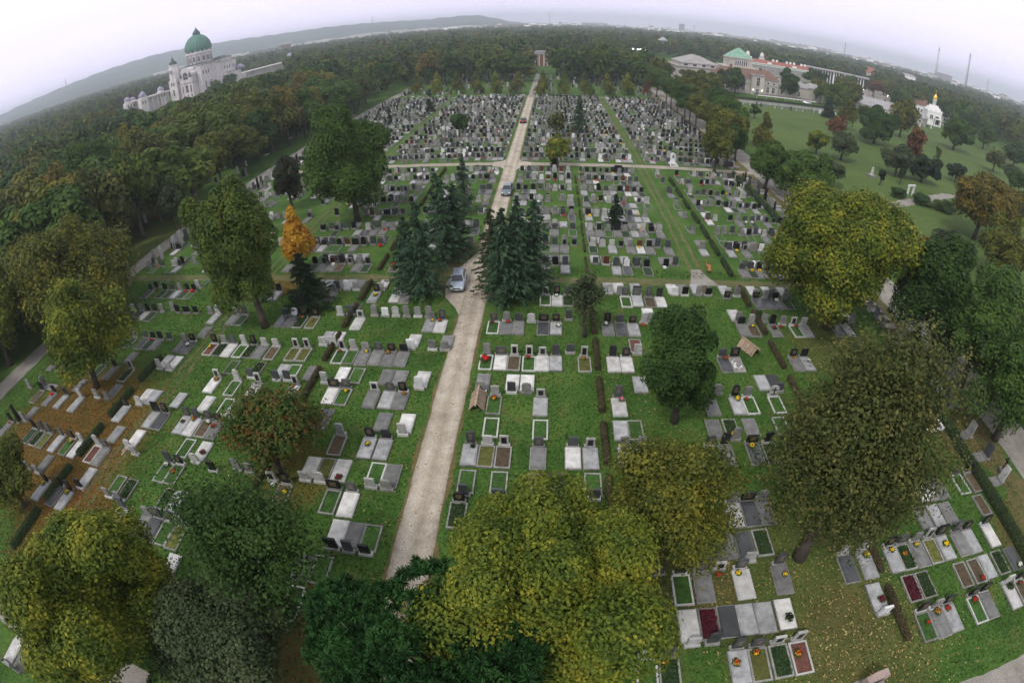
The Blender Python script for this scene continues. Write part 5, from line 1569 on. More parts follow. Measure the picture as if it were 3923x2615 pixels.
def church_tower(x, y, z1, r_=4.0):
    mb = MB(); mb.box(x - r_, x + r_, y - r_, y + r_, 0, z1 * .6); mb.lathe([(r_ * 1.08, z1 * .6), (r_ * .95, z1 - 1.2), (r_ * 1.05, z1 - 1), (r_ * 1.05, z1 - .3)], 8, (x, y), smooth=False)
    t = mb.build('bell_tower', M['church'], ch)
    mb = MB(); mb.lathe([(r_ * .74, z1 - .3), (r_ * .8, z1 + .6), (r_ * .62, z1 + 1.8), (1.1, z1 + 2.4), (1.0, z1 + 3.4), (1.2, z1 + 3.5), (.6, z1 + 4.5), (.12, z1 + 5.2), (.1, z1 + 6.6)], 10, (x, y), smooth=False)
    mb.build('cupola', M['copperdark'], t)
    if r_ > 3.5:
        for dx in (-1.1, 1.1):
            window(ch, x + dx, y - r_, z1 * .46, 1.1, 2.2, 'S'); window(ch, x + dx * .8, y - r_ * .97, z1 * .76, 1.0, 2.8, 'S', True); window(ch, x + r_, y + dx, z1 * .46, 1.1, 2.2, 'E')
        window(ch, x, y - r_, z1 * .2, 1.5, 4.6, 'S')
church_tower(-9.8, -27, 30.4)
church_tower(-10.5, 8, 33.0, 2.6)
window(ch, 4, -31.2, 16.6, 4.4, 5.4, 'S', True)
for sx in (-.6, 8.6):
    mb = MB(); mb.lathe([(.1, 18.5), (.9, 18.7), (1.1, 20.4), (.5, 21.6), (.3, 22.4)], 8, (sx, -31.7)); mb.build('facade_statue', M['churchdark'], ch)
for x in (.2, 4, 7.8):
    window(ch, x, -31.2, 6.6, 1.5 if x != 4 else 2.4, 5.4, 'S'); window(ch, x, -31.2, 2.5, 1.3, 2.6, 'S')
for yy in (-21.5, -18, -14.5): window(ch, 14.2, yy, 17.6, 1.2, 2.8, 'E')
for yy in (-20, -12.5): window(ch, 14.2, yy, 7, 1.4, 5, 'E')
for yy in (8.4, 12.0, 15.6): window(ch, 13.8, yy, 17.5, 1.1, 2.4, 'E'); window(ch, 13.8, yy, 22.6, .9, 1.6, 'E')
for yy in (22, 25): window(ch, 13.0, yy, 17.0, 1.1, 2.8, 'E')
mb = MB(); mb.hip(-12, 11, -16, 20, 25.7, 27.8, .8); mb.hip(4, 13.6, 6, 20, 27, 28.4, .6); mb.build('roof', M['copperdark'], ch)
mb = MB(); mb.lathe([(4.4, 14.4), (4.2, 16), (3, 17.6), (.3, 18.6)], 16, (15, 29)); mb.build('apse_dome', M['lilac'], ch)

# --- arcades with lilac domes on both sides of the church
def arcade(lab, p0, p1, hgt, domes, cols):
    a, b = Vector((*p0, 0)), Vector((*p1, 0))
    ln = (b - a).length
    rt = house('arcade', lab, 'arcade', a.x, a.y, math.atan2(b.y - a.y, b.x - a.x))
    pbox(rt, 'wall', M['church'], (0, ln, 2.6, 5, 0, hgt)); pbox(rt, 'roof', M['church'], (-.4, ln + .4, -1.2, 5.4, hgt, hgt + 1.0))
    for i in range(cols):
        x = ln * (i + .5) / cols
        mb = MB(); mb.box(x - .38, x + .38, -.8, -.1, 0, hgt - .01); mb.build('column', M['church'], rt)
    for (u, v, z0, r_) in domes:
        mb = MB(); mb.box(u - r_ * 1.1, u + r_ * 1.1, v - r_ * 1.1, v + r_ * 1.1, 0, z0 - .8); mb.lathe([(r_ * 1.02, z0 - .8), (r_ * 1.02, z0 + .3), (r_ * .96, z0 + .35)], 14, (u, v))
        pv = mb.build('pavilion', M['church'], rt)
        mb = MB(); mb.lathe([(r_, z0 + .3), (r_ * 1.02, z0 + r_ * .45), (r_ * .8, z0 + r_ * .95), (r_ * .4, z0 + r_ * 1.25), (.1, z0 + r_ * 1.38)], 16, (u, v)); mb.build('pavilion_dome', M['lilac'], pv)
        for dx in (-.45, .45):
            window(rt, u + dx * r_, v - r_ * 1.1, z0 - 4.6, .9, 2.2, 'S')
    return rt
arcade('white arcade left of the church with a cluster of lilac domes', (-297, 292), (-284, 327), 10.5, [(0, 0, 12.2, 2.6), (9, -7, 12.2, 2.5), (6, 3, 11.6, 2.2), (14, 1, 13.2, 2.4), (31, 3, 12.6, 2.6)], 8)
arcade('long white arcade running right from the church to two domes', (-262, 392), (-262, 496), 9.0, [(103, 0, 12.2, 2.9), (112, 6, 13.6, 3.0)], 24)

# --- the large hall group on the right
hl_ = house('pale_hall', 'big pale hall with grey hipped roof, left of the green roof', 'hall', 66, 276)
mb = MB(); mb.box(0, 24, 0, 30, 0, 8.2); mb.box(3, 24, 3, 30, 8.2, 10.4); mb.build('wall', M['cream'], hl_)
mb = MB(); mb.box(-.4, 24.4, -.4, 30.4, 8.2, 8.6); mb.build('cornice', M['churchdark'], hl_)
mb = MB(); mb.hip(3, 24, 3, 30, 10.4, 14.4, .55); mb.build('roof', M['roofpink'], hl_)
for yy in range(2, 29, 4):
    window(hl_, 0, yy, 3.4, 1.3, 3.6, 'W')
for x in range(3, 23, 4): window(hl_, x, 0, 3.4, 1.3, 3.6, 'S')
for x in range(5, 23, 5): window(hl_, x, 3, 8.8, 2.2, 1.2, 'S')

gt = house('green_roofed_tower', 'square pale tower block under a verdigris pyramid roof', 'tower', 112, 312)
mb = MB(); mb.box(-7.2, 7.2, -6.5, 6.5, 0, 14.2); mb.box(-11, 11, -9.5, 9, 0, 8.8); mb.build('wall', M['cream'], gt)
mb = MB(); mb.box(-7.6, 7.6, -6.9, 6.9, 14.2, 14.9); mb.box(-11.3, 11.3, -9.8, 9.3, 8.8, 9.3); mb.build('cornice', M['cream'], gt)
mb = MB(); mb.add([(-7.2, -6.6, 14.9), (7.2, -6.6, 14.9), (7.2, 6.6, 14.9), (-7.2, 6.6, 14.9), (-4.2, -3.8, 17.8), (4.2, -3.8, 17.8), (4.2, 3.8, 17.8), (-4.2, 3.8, 17.8), (-.6, -.5, 20.6), (.6, -.5, 20.6), (.6, .5, 20.6), (-.6, .5, 20.6)],
                  [(0, 1, 5, 4), (1, 2, 6, 5), (2, 3, 7, 6), (3, 0, 4, 7), (4, 5, 9, 8), (5, 6, 10, 9), (6, 7, 11, 10), (7, 4, 8, 11), (8, 9, 10, 11)])
mb.build('roof', M['copperlight'], gt)
for i in range(6): window(gt, -3.4 + i * 1.36, -6.5, 10.2, .8, 2.8, 'S')
for i in range(3): window(gt, -7.2, -3 + i * 3, 10.2, .9, 2.8, 'W')

bw_ = house('brown_roofed_wing', 'long stone wing with brown tiled roof behind the meadow trees', 'building', 80, 250)
mb = MB(); mb.box(0, 33, 0, 12, 0, 7.8); mb.box(17.5, 24.5, -1.6, 2, 0, 9.6); mb.box(33, 52, 2, 13, 0, 6.2); mb.box(52, 60, 0, 12, 0, 6.8); mb.build('wall', M['cream'], bw_)
mb = MB(); mb.box(-.4, 33.4, -.4, 12.4, 7.8, 8.2); mb.box(17.2, 24.8, -1.9, 2, 9.6, 10.0); mb.box(0, 33, -.25, 0, 5.0, 5.3); mb.build('cornice', M['churchdark'], bw_)
mb = MB(); mb.hip(0, 33, 0, 12, 8.2, 12.2, .6); rf_ = mb.build('roof', M['tile'], bw_)
pbox(rf_, 'chimney', M['brick'], (8, 9, 5.5, 6.5, 11, 13.6)); pbox(rf_, 'chimney', M['brick'], (24, 25.2, 5.5, 6.5, 11, 13.2))
mb = MB(); mb.hip(33.8, 51.6, 2, 13, 6.2, 9.6, .6); mb.hip(52, 60, 0, 12, 6.8, 9.0, .6); mb.build('roof', M['roofpink'], bw_)
window(bw_, 21, -1.6, 4.6, 1.7, 4.2, 'S')
window(bw_, 21, -1.6, .2, 1.7, 2.8, 'S')
for x in (2.5, 5.5, 11, 14, 27.2, 30.3): window(bw_, x, 0, 1.6, 1.5, 2.8, 'S')
for x in (27.2, 30.3, 11, 14): window(bw_, x, 0, 5.8, 1.2, .9, 'S')
for x in (36, 41, 46): window(bw_, x, 2, 1.6, 1.5, 2.4, 'S')
window(bw_, 55.5, 0, 1.8, 1.4, 2.6, 'S')
for x in (18.6, 23.4):
    mb = MB(); mb.lathe([(.1, 2.2), (.3, 2.35), (.3, 2.7), (.1, 2.85)], 8, (x, -2.1)); mb.build('lamp', M['lampglow'], bw_)

rw = house('gate_wing', 'curved-looking long wing with red roof and white parapet, two pylons behind', 'building', 146, 388, math.radians(-12))
pbox(rw, 'wall', M['roofpink'], (0, 58, 0, 12, 0, 7.4)); pbox(rw, 'parapet', M['white'], (-.3, 58.3, -.35, 1, 7.4, 9.0), (17, 20, -.6, 1.2, 9, 10.6), (37, 40, -.6, 1.2, 9, 10.6))
pbox(rw, 'gutter', M['copperlight'], (0, 58, -.55, -.36, 8.2, 8.7))
mb = MB(); mb.hip(2, 57, 3, 14, 8.5, 11.6, .5); r__ = mb.build('roof', M['redtile'], rw)
for x in (4, 22, 25, 33, 36, 39, 45, 48): pbox(r__, 'chimney', M['white'], (x, x + 1.5, 8, 9.2, 10, 13))
for x in range(3, 56, 6): window(rw, x, 0, 3.6, .9, 1.2, 'S')
for i, (x, y) in enumerate(((151.5, 400), (166, 406))):
    py_ = house('gate_pylon', '%s white obelisk pylon behind the red roof' % ('left' if i == 0 else 'right'), 'pylon', x, y, 0, 'pylons of the gate')
    pbox(py_, 'shaft', M['church'], (-2.2, 2.2, -2.2, 2.2, 0, 12.6), inset=.35)
    mb = MB(); mb.lathe([(1.9, 12.6), (1.7, 14.4), (1.0, 16.2), (.2, 16.9)], 10); mb.build('cap', M['church'], py_)
    pbox(py_, 'base_block', M['church'], (-3.4, 3.4, -3.2, 3.2, 0, 5.5))

gl = house('glass_colonnade', 'long modern building with rhythm of white fins and dark glass', 'building', 203, 404, math.radians(-31))
pbox(gl, 'wall', M['glass'], (0, 54, .6, 14, 0, 10.6)); pbox(gl, 'roof', M['roofgrey'], (-1.5, 55.5, -1.5, 15, 10.6, 11.6))
rr_ = random.Random(4)
for i in range(23):
    x = .5 + i * 2.3
    mb = MB(); mb.box(x - .35, x + rr_.choice((.25, .25, .9)), -.4, .6, 0, 10.6); mb.build('fin', M['white'], gl)
for i, (x, y, rz_, w, d_, h, r_, wm, rm, lab) in enumerate([
        (388, 583, -.55, 13, 11, 10, 7, 'cream', 'redtile', 'pale house with bright red hipped roof beyond the colonnade'),
        (492, 640, -.6, 24, 14, 16, 2.5, 'white', 'roofgrey', 'white villa on the wooded rim'), (518, 628, -.6, 34, 10, 7, 3, 'cream', 'tile', 'low tiled house right of the white villa'),
        (190, 272, -.5, 26, 9, 3.4, 2.2, 'cream', 'roofgrey', 'low cream shed with grey roof behind the meadow trees'),
        (176, 246, -.5, 30, 8, 3.6, 2.2, 'cream', 'roofgrey', 'long shed with brownish roof at the meadow rim'), (196, 240, -1.0, 11, 8, 3.8, 3.2, 'cream', 'roofgrey', 'small gabled house beside the long shed'),
        (226, 278, -.5, 20, 12, 7.5, 3.5, 'white', 'tile', 'white house with brown roof behind the chapel'), (250, 272, -.5, 12, 8, 6.5, 1.0, 'white', 'roofgrey', 'flat white house right behind the chapel'),
        (372, 356, -.7, 14, 9, 6, 6, 'cream', 'redtile', 'house with pointed red roof on the far right rim'), (196, 318, -.3, 26, 3, 5.5, .8, 'cream', 'roofpink', 'plain pinkish wall building on the paved square'),
        (300, 200, -.9, 40, 12, 4.4, 2.2, 'cream', 'roofgrey', 'long grey-roofed barn at the right edge')]):
    h0 = house('house', lab, 'house', x, y, rz_)
    pbox(h0, 'wall', M[wm], (-w / 2, w / 2, -d_ / 2, d_ / 2, 0, h))
    mb = MB(); mb.hip(-w / 2, w / 2, -d_ / 2, d_ / 2, h, h + r_, .5); ro = mb.build('roof', M[rm], h0)
    if r_ > 2: pbox(ro, 'chimney', M['brick'], (w * .15, w * .15 + .9, -.4, .5, h + r_ * .5, h + r_ + 1.0))
    for q in range(max(2, int(w / 3.4))):
        xx = -w / 2 + w * (q + .5) / max(2, int(w / 3.4))
        for zz in ([1.2] if h < 5 else [1.4, h * .55]):
            window(h0, xx, -d_ / 2, zz, 1.0, 1.4, 'S')

# --- small chapel with golden onion dome
cp = house('onion_dome_chapel', 'small white chapel with stepped gables and golden onion dome', 'chapel', 213, 247, math.radians(-22))
mb = MB(); mb.box(-4.4, 4.4, -4.4, 4.4, 0, 7.4); mb.box(-4.8, 4.8, -4.8, 4.8, 0, 1.0); mb.build('wall', M['white'], cp)
mb = MB()
for r_, z0 in ((4.6, 7.4), (3.5, 8.6), (2.4, 9.7)):
    mb.box(-r_, r_, -r_, r_, z0, z0 + .25)
    nn = 3
    for sgn in range(4):
        ca, sa = math.cos(sgn * math.pi / 2), math.sin(sgn * math.pi / 2)
        for i in range(nn):
            u = (-1 + (2 * i + 1) / nn) * r_; wd = r_ / nn
            pl = [(u + wd * math.cos(t), z0 + .25 + 1.05 * math.sin(t) * (1 + .25 * (abs(t - math.pi / 2) < .1))) for t in np.linspace(0, math.pi, 9)]
            vs = []
            for (x, z) in pl:
                for yy in (-r_, -r_ + .5):
                    vs.append((x * ca - yy * sa, x * sa + yy * ca, z))
            m_ = len(pl)
            fs = [tuple(range(0, 2 * m_, 2)), tuple(range(2 * m_ - 1, 0, -2))] + [(2 * q, 2 * q + 1, 2 * q + 3, 2 * q + 2) for q in range(m_ - 1)]
            mb.add(vs, fs)
    mb.box(-r_ + .55, r_ - .55, -r_ + .55, r_ - .55, z0 + .25, z0 + 1.4)
mb.build('gable_tier', M['white'], cp)
mb = MB(); mb.lathe([(1.15, 10.6), (1.1, 14.0), (1.35, 14.2), (1.3, 14.5)], 12); mb.build('drum', M['white'], cp)
mb = MB(); mb.lathe([(.9, 14.5), (1.2, 15.0), (1.28, 15.5), (1.05, 16.2), (.5, 16.9), (.18, 17.7), (.1, 18.2)], 14); od = mb.build('onion_dome', M['gold'], cp)
pbox(od, 'cross', M['gold'], (-.06, .06, -.06, .06, 18.6, 20), (-.4, .4, -.05, .05, 19.2, 19.34))
window(cp, -4.4, .0, 3.6, .7, 2.2, 'W'); window(cp, -1.2, -4.4, 3.6, .7, 2.2, 'S'); window(cp, -2.2, -4.4, 3.6, .7, 2.2, 'S')
window(cp, 1.9, -4.4, 0.4, 3.0, 5.2, 'S', True)
mb = MB(); mb.box(3.5, 4.2, -6.6, -4.4, 0, 4); mb.box(.1, .5, -6.6, -6.0, 0, 4); mb.box(0, 4.4, -6.8, -4.41, 4.0, 4.5); mb.build('porch', M['white'], cp)

# --- brick gate at the end of the road
for i, (x, y, w, h, lab) in enumerate([(-7.5, 340, 9, 9.0, 'red brick gate house with pale flat roof at the road end'), (31, 352, 15, 9.8, 'second brick house with pale roof, mostly behind trees'), (42, 340, 10, 7, 'third small brick house right of the gate')]):
    g_ = house('brick_house', lab, 'house', x, y)
    pbox(g_, 'wall', M['brick'], (-w / 2, w / 2, 0, 9, 0, h - 1.6))
    pbox(g_, 'attic', M['roofgrey'], (-w / 2 - .4, w / 2 + .4, -.4, 9.4, h - 1.6, h - .5), (-w / 2 + .6, w / 2 - .6, .6, 8.4, h - .5, h + .6))
    for xx in (-w / 2 + .3, -w / 6, w / 6, w / 2 - .7):
        mb = MB(); mb.box(xx, xx + .45, -.12, 0, 0, h - 1.6); mb.build('pilaster', M['white'], g_)
    window(g_, -w / 3, 0, 2.2, 1.1, 2.6, 'S'); window(g_, w / 3 - .1, 0, 2.2, 1.1, 2.6, 'S')
wt_ = house('water_tower', 'pale round water tower with conical grey roof above the wood', 'tower', 123, 596)
mb = MB(); mb.lathe([(2.6, 0), (2.2, 11.5), (5.4, 12.2), (5.4, 13.2)], 12, smooth=False); mb.build('shaft', M['church'], wt_)
mb = MB(); mb.lathe([(6.2, 13.1), (3.4, 15), (.5, 17), (.1, 17.6)], 10, smooth=False); mb.build('roof', M['roofgrey'], wt_)
for i, (x, y, hh) in enumerate(((54.5, 346, 12.6), (58.5, 351, 12.2))):
    fl_ = house('floodlight_mast', '%s floodlight mast with a pair of lit lamps beyond the far row' % ('left' if i == 0 else 'right'), 'light mast', x, y, 0, 'floodlight masts')
    mb = MB(); mb.lathe([(.22, 0), (.14, hh)], 8); mb.build('pole', M['metal'], fl_)
    pbox(fl_, 'crossbar', M['metal'], (-2.6, 2.6, -.08, .08, hh, hh + .16))
    for dx in (-2.5, 2.5):
        mb = MB(); mb.lathe([(.2, hh - .35), (.75, hh - .15), (.75, hh + .2), (.2, hh + .5)], 10, (dx, 0)); mb.build('lamp', M['lampglow'], fl_)

# --- lattice masts and chimneys far away
for i, (az, el, d_, lab) in enumerate([(-51.3, 1.85, 2200, 'thin mast on the hill far left'), (-19.05, 1.63, 2600, 'thin mast left of the road end on the horizon'), (-.35, 1.06, 2600, 'thin mast on the skyline above the brick gate'),
                                       (14.9, .5, 2600, 'dark mast beside the pale tower block'), (30.8, 1.04, 1900, 'lattice mast beyond the gate wing'), (45.8, 1.03, 2000, 'lattice mast on the far right skyline')]):
    x, y = d_ * math.sin(math.radians(az)), d_ * math.cos(math.radians(az))
    hh = H + d_ * math.tan(math.radians(el))
    ms_ = house('lattice_mast', lab, 'mast', x, y, 0, 'masts on the skyline')
    mb = MB()
    w = hh * .035
    for sx, sy in ((-1, -1), (1, -1), (1, 1), (-1, 1)):
        mb.tube([(sx * w, sy * w, 0), (sx * .4, sy * .4, hh)], [.5, .35], 5)
    for j in range(10):
        t0, t1 = j / 10, (j + 1) / 10
        a_, b_ = w * (1 - t0) + .4 * t0, w * (1 - t1) + .4 * t1
        mb.tube([(-a_, -a_, hh * t0), (b_, -b_, hh * t1)], [.25, .25], 4); mb.tube([(a_, -a_, hh * t0), (-b_, -b_, hh * t1)], [.25, .25], 4)
    mb.build('mast_frame', M['metal'], ms_)
    for j in (.72, .85):
        mb = MB(); mb.tube([(-hh * .1, 0, hh * j), (hh * .1, 0, hh * j)], [.4, .4], 5); mb.build('crossarm', M['metal'], ms_)
for i, (az, el, d_) in enumerate([(40.4, 2.72, 1900), (43.6, 2.88, 2000)]):
    x, y = d_ * math.sin(math.radians(az)), d_ * math.cos(math.radians(az))
    hh = H + d_ * math.tan(math.radians(el))
    c_ = house('power_station_chimney', '%s tall pale chimney fading in the haze far right' % ('left' if i == 0 else 'right'), 'chimney', x, y, 0, 'chimneys of the far power station')
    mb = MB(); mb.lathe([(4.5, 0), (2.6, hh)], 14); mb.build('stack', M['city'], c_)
    mb = MB(); mb.lathe([(3.2, hh - 12), (3.1, hh - 8)], 14); mb.build('band', M['brick'], c_)
for i, (az, d_, w, h_, lab) in enumerate([(-13.3, 2900, 34, 62, 'hazy block on the ridge left of the road end'), (4.4, 2700, 130, 26, 'long hazy apartment slab on the skyline right of the road end'), (13.6, 2400, 26, 46, 'pale hazy tower block beside the dark mast'),
                                          (19.8, 1700, 60, 20, 'pale apartment block above the green roof'), (25, 2100, 120, 24, 'row of pale flats behind the gate wing'), (28, 2200, 110, 26, 'second row of pale flats further right'),
                                          (-28.4, 1350, 30, 12, 'bright red and white building far left in the wood'), (41.2, 1850, 60, 34, 'hazy power station block between the chimneys'), (-30.5, 1200, 70, 8, 'low pale industrial hall left of the red building')]):
    x, y = d_ * math.sin(math.radians(az)), d_ * math.cos(math.radians(az))
    b_ = house('apartment_block', lab, 'building', x, y, -math.radians(az))
    zb = 14 if az < -20 else 0
    red = 'red' in lab and az < -28
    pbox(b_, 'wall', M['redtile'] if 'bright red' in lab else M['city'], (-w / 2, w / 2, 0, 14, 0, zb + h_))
    pbox(b_, 'roof', M['white'] if 'bright red' in lab else M['roofgrey'], (-w / 2 - .5, w / 2 + .5, -.5, 14.5, zb + h_, zb + h_ + 1.6))
    mb = MB()
    for z in np.arange(zb + 2, zb + h_ - 2, 3.2):
        mb.box(-w / 2 + 1, w / 2 - 1, -.15, .02, z, z + 1.3)
    o = mb.build('window_band', M['glass'], b_)
mb = MB()
rc = random.Random(9)
for i in range(1500):
    az = rc.uniform(-12, 60)
    d_ = rc.uniform(1500, 4800)
    x, y = d_ * math.sin(math.radians(az)), d_ * math.cos(math.radians(az))
    w, h_ = rc.uniform(8, 34), rc.uniform(6, 17) * (1.6 if rc.random() < .12 else 1)
    mb.box(x - w / 2, x + w / 2, y - 6, y + 6, 0, h_, 0 if rc.random() < .6 else 2)
    mb.box(x - w / 2 - .4, x + w / 2 + .4, y - 6.4, y + 6.4, h_, h_ + 2.5, 1 if rc.random() < .5 else 2, min(w, 12) * .3)
for i in range(260):
    az = rc.uniform(-42, -8)
    d_ = rc.uniform(1500, 2300)
    x, y = d_ * math.sin(math.radians(az)), d_ * math.cos(math.radians(az))
    w, h_ = rc.uniform(10, 50), rc.uniform(6, 12)
    mb.box(x - w / 2, x + w / 2, y - 6, y + 6, 0, 10 + h_, 0)
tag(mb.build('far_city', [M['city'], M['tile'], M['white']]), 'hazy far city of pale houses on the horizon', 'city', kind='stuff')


# ------------------------------------------------------------------ cars
def car(lab, paint_, x, y, rz, van=False, rear_lit=False):
    rt = tag(empty('car' if not van else 'van', (x, y, .03), rz), lab, 'car' if not van else 'van')
    st = [(-2.12, .62, .60), (-2.04, .76, .72), (-1.85, .82, .80), (-1.2, .86, .92), (-.95, .87, .96), (.5, .88, .98), (1.7, .87, 1.0), (1.98, .84, .98), (2.1, .76, .82)]
    mb = MB(); vs, fs = [], []
    for yy, w, zt in st:
        lo = .3 if abs(yy) < 1.9 else .36
        vs += [(-w * .86, yy, lo - .08), (-w, yy, lo + .1), (-w * 1.0, yy, min(.68, zt - .06)), (-w * .93, yy, zt - .02), (-w * .5, yy, zt + .025), (w * .5, yy, zt + .025), (w * .93, yy, zt - .02), (w * 1.0, yy, min(.68, zt - .06)), (w, yy, lo + .1), (w * .86, yy, lo - .08)]
    for j in range(len(st) - 1):
        for i in range(10):
            a, b = j * 10 + i, j * 10 + (i + 1) % 10
            fs.append((a, b, b + 10, a + 10))
    fs.append(tuple(range(9, -1, -1))); fs.append(tuple(range((len(st) - 1) * 10, len(st) * 10)))
    mb.add(vs, fs, 0, True)
    # cabin: roof and pillars
    y0, y1, y2, y3 = (-1.02, -.28, 1.55, 1.98) if not van else (-1.5, -1.0, 2.0, 2.1)
    zr = 1.46 if not van else 1.9
    wb, wr = .80, .60 if not van else .74
    cab = [(-wb, y0, .95), (wb, y0, .95), (wb, y3, .97), (-wb, y3, .97), (-wr, y1, zr), (wr, y1, zr), (wr, y2, zr - .03), (-wr, y2, zr - .03), (0, (y1 + y2) / 2, zr + .05)]
    mb.add(cab, [(0, 1, 5, 4), (1, 2, 6, 5), (2, 3, 7, 6), (3, 0, 4, 7), (4, 5, 8), (5, 6, 8), (6, 7, 8), (7, 4, 8)])
    mb.build('body', paint_, rt)

    def pane(nm, a, b, c, d, k=.1, off=.008):
        a, b, c, d = map(Vector, (a, b, c, d))
        ctr = (a + b + c + d) / 4
        nn = (b - a).cross(d - a).normalized()
        q = [p.lerp(ctr, k) + nn * off for p in (a, b, c, d)]
        m2 = MB(); m2.add(q + [p - nn * .004 for p in q], [(0, 1, 2, 3), (7, 6, 5, 4), (0, 4, 5, 1), (1, 5, 6, 2), (2, 6, 7, 3), (3, 7, 4, 0)])
        m2.build(nm, M['glass'], rt)
    pane('windscreen', cab[0], cab[1], cab[5], cab[4]); pane('rear_window', cab[2], cab[3], cab[7], cab[6])
    pane('side_window', cab[1], cab[2], cab[6], cab[5], .12); pane('side_window', cab[3], cab[0], cab[4], cab[7], .12)
    for sx in (-1, 1):
        for yy in (-1.3, 1.28):
            mb = MB()
            prof_ = [(.2, -.1), (.3, -.1), (.32, -.07), (.32, .07), (.3, .1), (.2, .1)]
            mb.lathe(prof_, 18); t = mb.build('wheel', M['rubber'], rt)
            t.location = (sx * .79, yy, .32); t.rotation_euler = (0, math.pi / 2, 0)
            mb = MB(); mb.lathe([(.19, -.09), (.21, -.104), (.06, -.108 if sx < 0 else -.1), (.06, .108), (.21, .104), (.19, .09)], 12); mb.build('rim', M['metal'], t)
        m2 = MB(); m2.add([(sx * .42, -2.09, .62), (sx * .74, -2.0, .63), (sx * .76, -1.86, .78), (sx * .45, -2.0, .76)], [(0, 1, 2, 3) if sx < 0 else (3, 2, 1, 0)])
        m2.box(min(sx * .45, sx * .74), max(sx * .45, sx * .74), -2.1, -1.9, .6, .74); m2.build('headlight', M['headlight'], rt)
        m2 = MB(); m2.box(min(sx * .56, sx * .83), max(sx * .56, sx * .83), 2.0, 2.115, .72, .92); m2.build('tail_light', M['taillight'] if rear_lit else M['redtile'], rt)
        m2 = MB(); m2.box(min(sx * .88, sx * 1.02), max(sx * .88, sx * 1.02), -.92, -.76, .92, 1.06); m2.build('wing_mirror', paint_, rt)
    pbox(rt, 'grille', M['trim'], (-.36, .36, -2.14, -2.05, .56, .68), (-.55, .55, -2.13, -2.02, .3, .4))
    pbox(rt, 'number_plate', M['plate'], (-.26, .26, -2.155, -2.13, .43, .53)); pbox(rt, 'number_plate', M['plate'], (-.26, .26, 2.105, 2.13, .6, .72))
    return rt


car('silver hatchback parked at the road fork beneath the spruces', M['silver'], -10.75, 51.6, math.radians(4))
car('slate grey car driving down the gravel road', M['greycar'], -7.7, 84.2, math.radians(-3))
car('small black car with red tail lights far up the gravel road', M['blackcar'], -8.4, 147.5, math.radians(180), False, True)
car('white van parked at the far rim of the meadow', M['whitecar'], 124, 238, math.radians(60), True)

# ------------------------------------------------------------------ small things
for i, (x, y, rz_, lab) in enumerate([(-5.9, 31.5, 0, 'tent of grey planks stacked over a grave beside the road'), (19.9, 39.4, .5, 'splayed tent of planks lying on the grass under the maple')]):
    pt = tag(empty('plank_tent', (x, y, 0), rz_), lab, 'planks')
    for sgn in (-1, 1):
        for j in range(7):
            yy = -1.0 + j * .31
            mb = MB()
            z0 = .05 + .03 * (j % 2)
            mb.add([(sgn * .62, yy, z0), (sgn * .62, yy + .27, z0), (sgn * .02, yy + .27, .82 + .03 * (j % 3)), (sgn * .02, yy, .82), (sgn * .66, yy, z0 + .03), (sgn * .66, yy + .27, z0 + .03), (sgn * .06, yy + .27, .86 + .03 * (j % 3)), (sgn * .06, yy, .86)],
                   [(0, 1, 2, 3), (7, 6, 5, 4), (0, 4, 5, 1), (1, 5, 6, 2), (2, 6, 7, 3), (3, 7, 4, 0)])
            mb.build('plank', M['wood'], pt)
    pbox(pt, 'ridge_beam', M['wood'], (-.09, .09, -1.35, 1.25, .84, .96))
bn = tag(empty('bench', (20.0, 56.4, 0), 1.35), 'orange-brown wooden bench on the grass beside the wheel track', 'bench')
mb = MB()
for j in range(3): mb.box(-.9, .9, -.28 + j * .17, -.14 + j * .17, .42, .46)
mb.build('seat', M['orangewood'], bn)
mb = MB()
for j in range(3): mb.box(-.9, .9, .24 + j * .03, .28 + j * .03, .52 + j * .14, .63 + j * .14)
mb.build('backrest', M['orangewood'], bn)
for sx in (-.75, .75):
    pbox(bn, 'leg', M['darkwood'], (sx - .04, sx + .04, -.26, -.18, 0, .42), (sx - .04, sx + .04, .2, .28, 0, .9))
# white tall monument by the cross path
mo = tag(empty('white_monument', (25.8, 106.0, 0)), 'tall white marble monument with rounded top by the cross path', 'monument')
mb = MB(); mb.prism([(-.55, .3), (.55, .3), (.55, 1.9)] + [(.55 * math.cos(t), 1.9 + .6 * math.sin(t)) for t in np.linspace(.1, math.pi - .1, 8)] + [(-.55, 1.9)], -.2, .15); st_ = mb.build('stele', M['w'], mo)
mb = MB(); mb.lathe([(.1, 1.4), (.24, 1.6), (.2, 2.1), (.08, 2.3)], 8, (0, -.22)); mb.build('relief', M['g'], st_)
pbox(mo, 'base_block', M['w'], (-.85, .85, -.5, .5, 0, .3)); mb = MB(); mb.ring(-.8, .8, -2.4, -.5, .16, 0, .3); mb.build('kerb', M['w'], mo)
bk = tag(empty('wide_black_monument', (13.0, 97.9, 0)), 'wide black stepped monument beside the cross path', 'monument')
mb = MB(); mb.prism([(-1.5, .2), (1.5, .2), (1.5, 1.1), (.9, 1.15), (.6, 1.5), (-.6, 1.5), (-.9, 1.15), (-1.5, 1.1)], -.15, .15); mb.build('stele', M['k'], bk); pbox(bk, 'base_block', M['d'], (-1.7, 1.7, -.4, .4, 0, .2))
